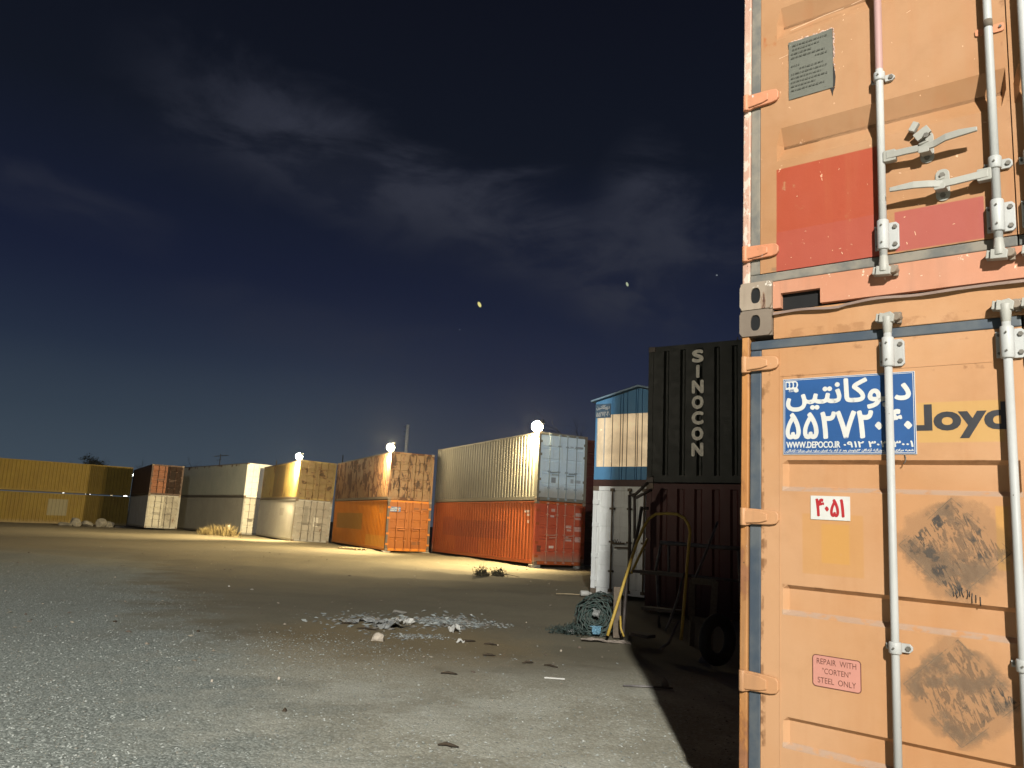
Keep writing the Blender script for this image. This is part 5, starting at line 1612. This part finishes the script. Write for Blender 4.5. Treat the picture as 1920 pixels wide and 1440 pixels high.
def bare_tree(px_, top_y, Y, lab, seed, leafy=False, wide=1.0):
    p = at(px_, 960, Y); top = at(px_, top_y, Y)
    Hh = top.z
    t = thing('bare_tree' if not leafy else 'small_tree', lab, 'tree', (p.x, p.y, 0), group='trees beyond the containers')
    r_ = random.Random(seed)
    tk = MB().tube([(0, 0, 0), (.08, 0, Hh * .3), (-.05, .05, Hh * .55)], [.16, .12, .09], 8).build('trunk', M['far_dark'], t)
    mb = MB()
    for k in range(11):
        z = Hh * r_.uniform(.38, .6)
        dv = Vector((r_.gauss(0, .55) * wide, r_.gauss(0, .5) * wide, r_.uniform(.7, 1.1)))
        sprig(mb, Vector((0, 0, z)), dv, Hh * r_.uniform(.16, .27), .045, 3, r_, .5)
    mb.build('crown', M['far_dark'], t)
    if leafy:
        lf = MB()
        for c in range(9):
            cc = Vector((r_.gauss(0, .55), r_.gauss(0, .5), Hh * r_.uniform(.66, .93)))
            for k in range(150):
                q = cc + Vector((r_.gauss(0, .34), r_.gauss(0, .34), r_.gauss(0, .27)))
                a = Vector((r_.gauss(0, 1), r_.gauss(0, 1), r_.gauss(0, 1))).normalized() * r_.uniform(.05, .12)
                b = a.cross(Vector((r_.gauss(0, 1), r_.gauss(0, 1), r_.gauss(0, 1)))).normalized() * .07
                lf.add([q - a, q + b, q + a, q - b], [(0, 1, 2, 3)])
        lf.build('foliage', M['far_leaf'], t)


bare_tree(160, 846, 90, 'small leafy tree showing above the mustard-yellow wall', 1, True)
bare_tree(262, 866, 88, 'bare tree top right behind the dark brown container, leftmost of its row', 2)
bare_tree(288, 858, 88, 'bare tree top behind the left part of the dark brown container', 7)
bare_tree(322, 858, 92, 'bare tree top over the right end of the dark brown container', 3)
bare_tree(348, 853, 92, 'tallest bare tree top, above the left end of the off-white container', 4)
bare_tree(470, 858, 90, 'faint bare tree top behind the floodlit door end', 5)
bare_tree(1075, 772, 62, 'bare tree right of the brightest floodlight, behind the cool-lit pale doors', 6, wide=1.6)

p = at(408, 900, 74)
an = thing('tv_antenna', 'roof aerial on a thin mast above the off-white container', 'antenna', (p.x, p.y, 0))
ztop = at(408, 851, 74).z
MB().tube([(0, 0, 0), (0, 0, ztop)], .035, 6).build('mast', M['far_dark'], an)
mb = MB(); mb.tube([(-.6, 0, ztop - .25), (.7, .1, ztop - .08)], .022, 5)
for k in range(7):
    x = -.55 + k * .2; mb.tube([(x, -.3, ztop - .25 + (x + .6) * .13), (x + .04, .35, ztop - .25 + (x + .6) * .13)], .016, 4)
mb.tube([(.1, 0, ztop - .5), (-.35, .1, ztop - .62)], .02, 5)
mb.build('aerial_rods', M['far_dark'], an)
p = at(757, 900, 58)
mast = thing('white_mast', 'pale thick mast rising behind the flaking tan container, beside its lamp', 'mast', (p.x, p.y, 0))
MB().tube([(0, 0, 0), (0, 0, at(757, 796, 58).z)], .115, 10).build('pole', plain('pale_mast', (.55, .58, .62), .6), mast)
mb = MB()
for k in range(5):
    z = at(757, 800 + k * 9, 58).z; mb.tube([(0, 0, z), (-.32, 0, z)], .018, 5)
mb.build('rung', M['far_dark'], mast)
for px_, py_, Y, lab in ((639, 853, 66, 'thin dark post behind the joint of the olive-tan and flaking tan containers'), (515, 863, 62, 'short thin dark post behind the olive-tan container')):
    p = at(px_, 900, Y)
    o = MB().tube([(0, 0, 0), (0, 0, at(px_, py_, Y).z)], .045, 6).build('post', M['far_dark'])
    o.location = (p.x, p.y, 0); tag(o, lab, 'post')

# distant street lamps seen through the gaps
LM = {}
for key, c, s in (('white', (1.0, .97, .9), 14), ('red', (1.0, .10, .06), 10), ('amber', (1, .75, .4), 4)):
    LM[key] = plain('distant_lamp_' + key, (.8, .8, .8), .4, emit=(c, s))
for px_, py_, kind, r_, lab in ((119, 923.6, 'white', .09, 'leftmost tiny white light in the gap of the yellow wall'), (140, 924.3, 'red', .09, 'tiny red light in the gap of the yellow wall'), (160, 925.6, 'white', .08, 'tiny white light just right of the red one'),
                                 (168, 926, 'white', .11, 'brighter of the two close white lights right of the red one'), (183, 926.6, 'amber', .09, 'faint amber light in the middle of the gap'), (209, 928.2, 'amber', .10, 'faint amber light nearer the right end of the gap'),
                                 (235, 929.4, 'white', .15, 'brightest white light at the right end of the gap')):
    p = at(px_, py_, 118)
    t = thing('street_lamp', lab, 'street lamp', (p.x, p.y, 0), group='distant lamps seen through the gap')
    MB().tube([(0, 0, 0), (0, 0, p.z - r_)], .05, 6).build('pole', M['far_dark'], t)
    mb = lump(r_ * 1.9, r_, r_, 1, 2)
    o = mb.build('lamp_head', LM[kind], t); o.location = (0, 0, p.z - r_ * .5)
for px_, py_, r_, lab in ((251, 891, .20, 'white light in the slit between the yellow wall and the brown container'), (341, 888, .10, 'faint white light in the slit left of the off-white container')):
    p = at(px_, py_, 112)
    t = thing('street_lamp', lab, 'street lamp', (p.x, p.y, 0), group='distant lamps seen through the gap')
    MB().tube([(0, 0, 0), (0, 0, p.z - r_)], .05, 6).build('pole', M['far_dark'], t)
    o = lump(r_, r_, r_ * 1.6, 1, 2).build('lamp_head', LM['white'], t); o.location = (0, 0, p.z - r_ * .8)

# ------------------------------------------------------------------ added thin haze, standing in for the glare round the lamps
hz, ht, hb = new_mat('added_glare_haze')
ht.n.remove(hb)
pv = ht.node('ShaderNodeVolumePrincipled')
pv.inputs['Color'].default_value = (.95, .93, .90, 1)
pv.inputs['Density'].default_value = .0004
pv.inputs['Anisotropy'].default_value = .8
ht.l.new(pv.outputs[0], ht.n['Material Output'].inputs['Volume'])
ho = MB().box(-130, 130, -40, 150, -1.5, 24).build('haze', hz)
ho['kind'] = 'stuff'
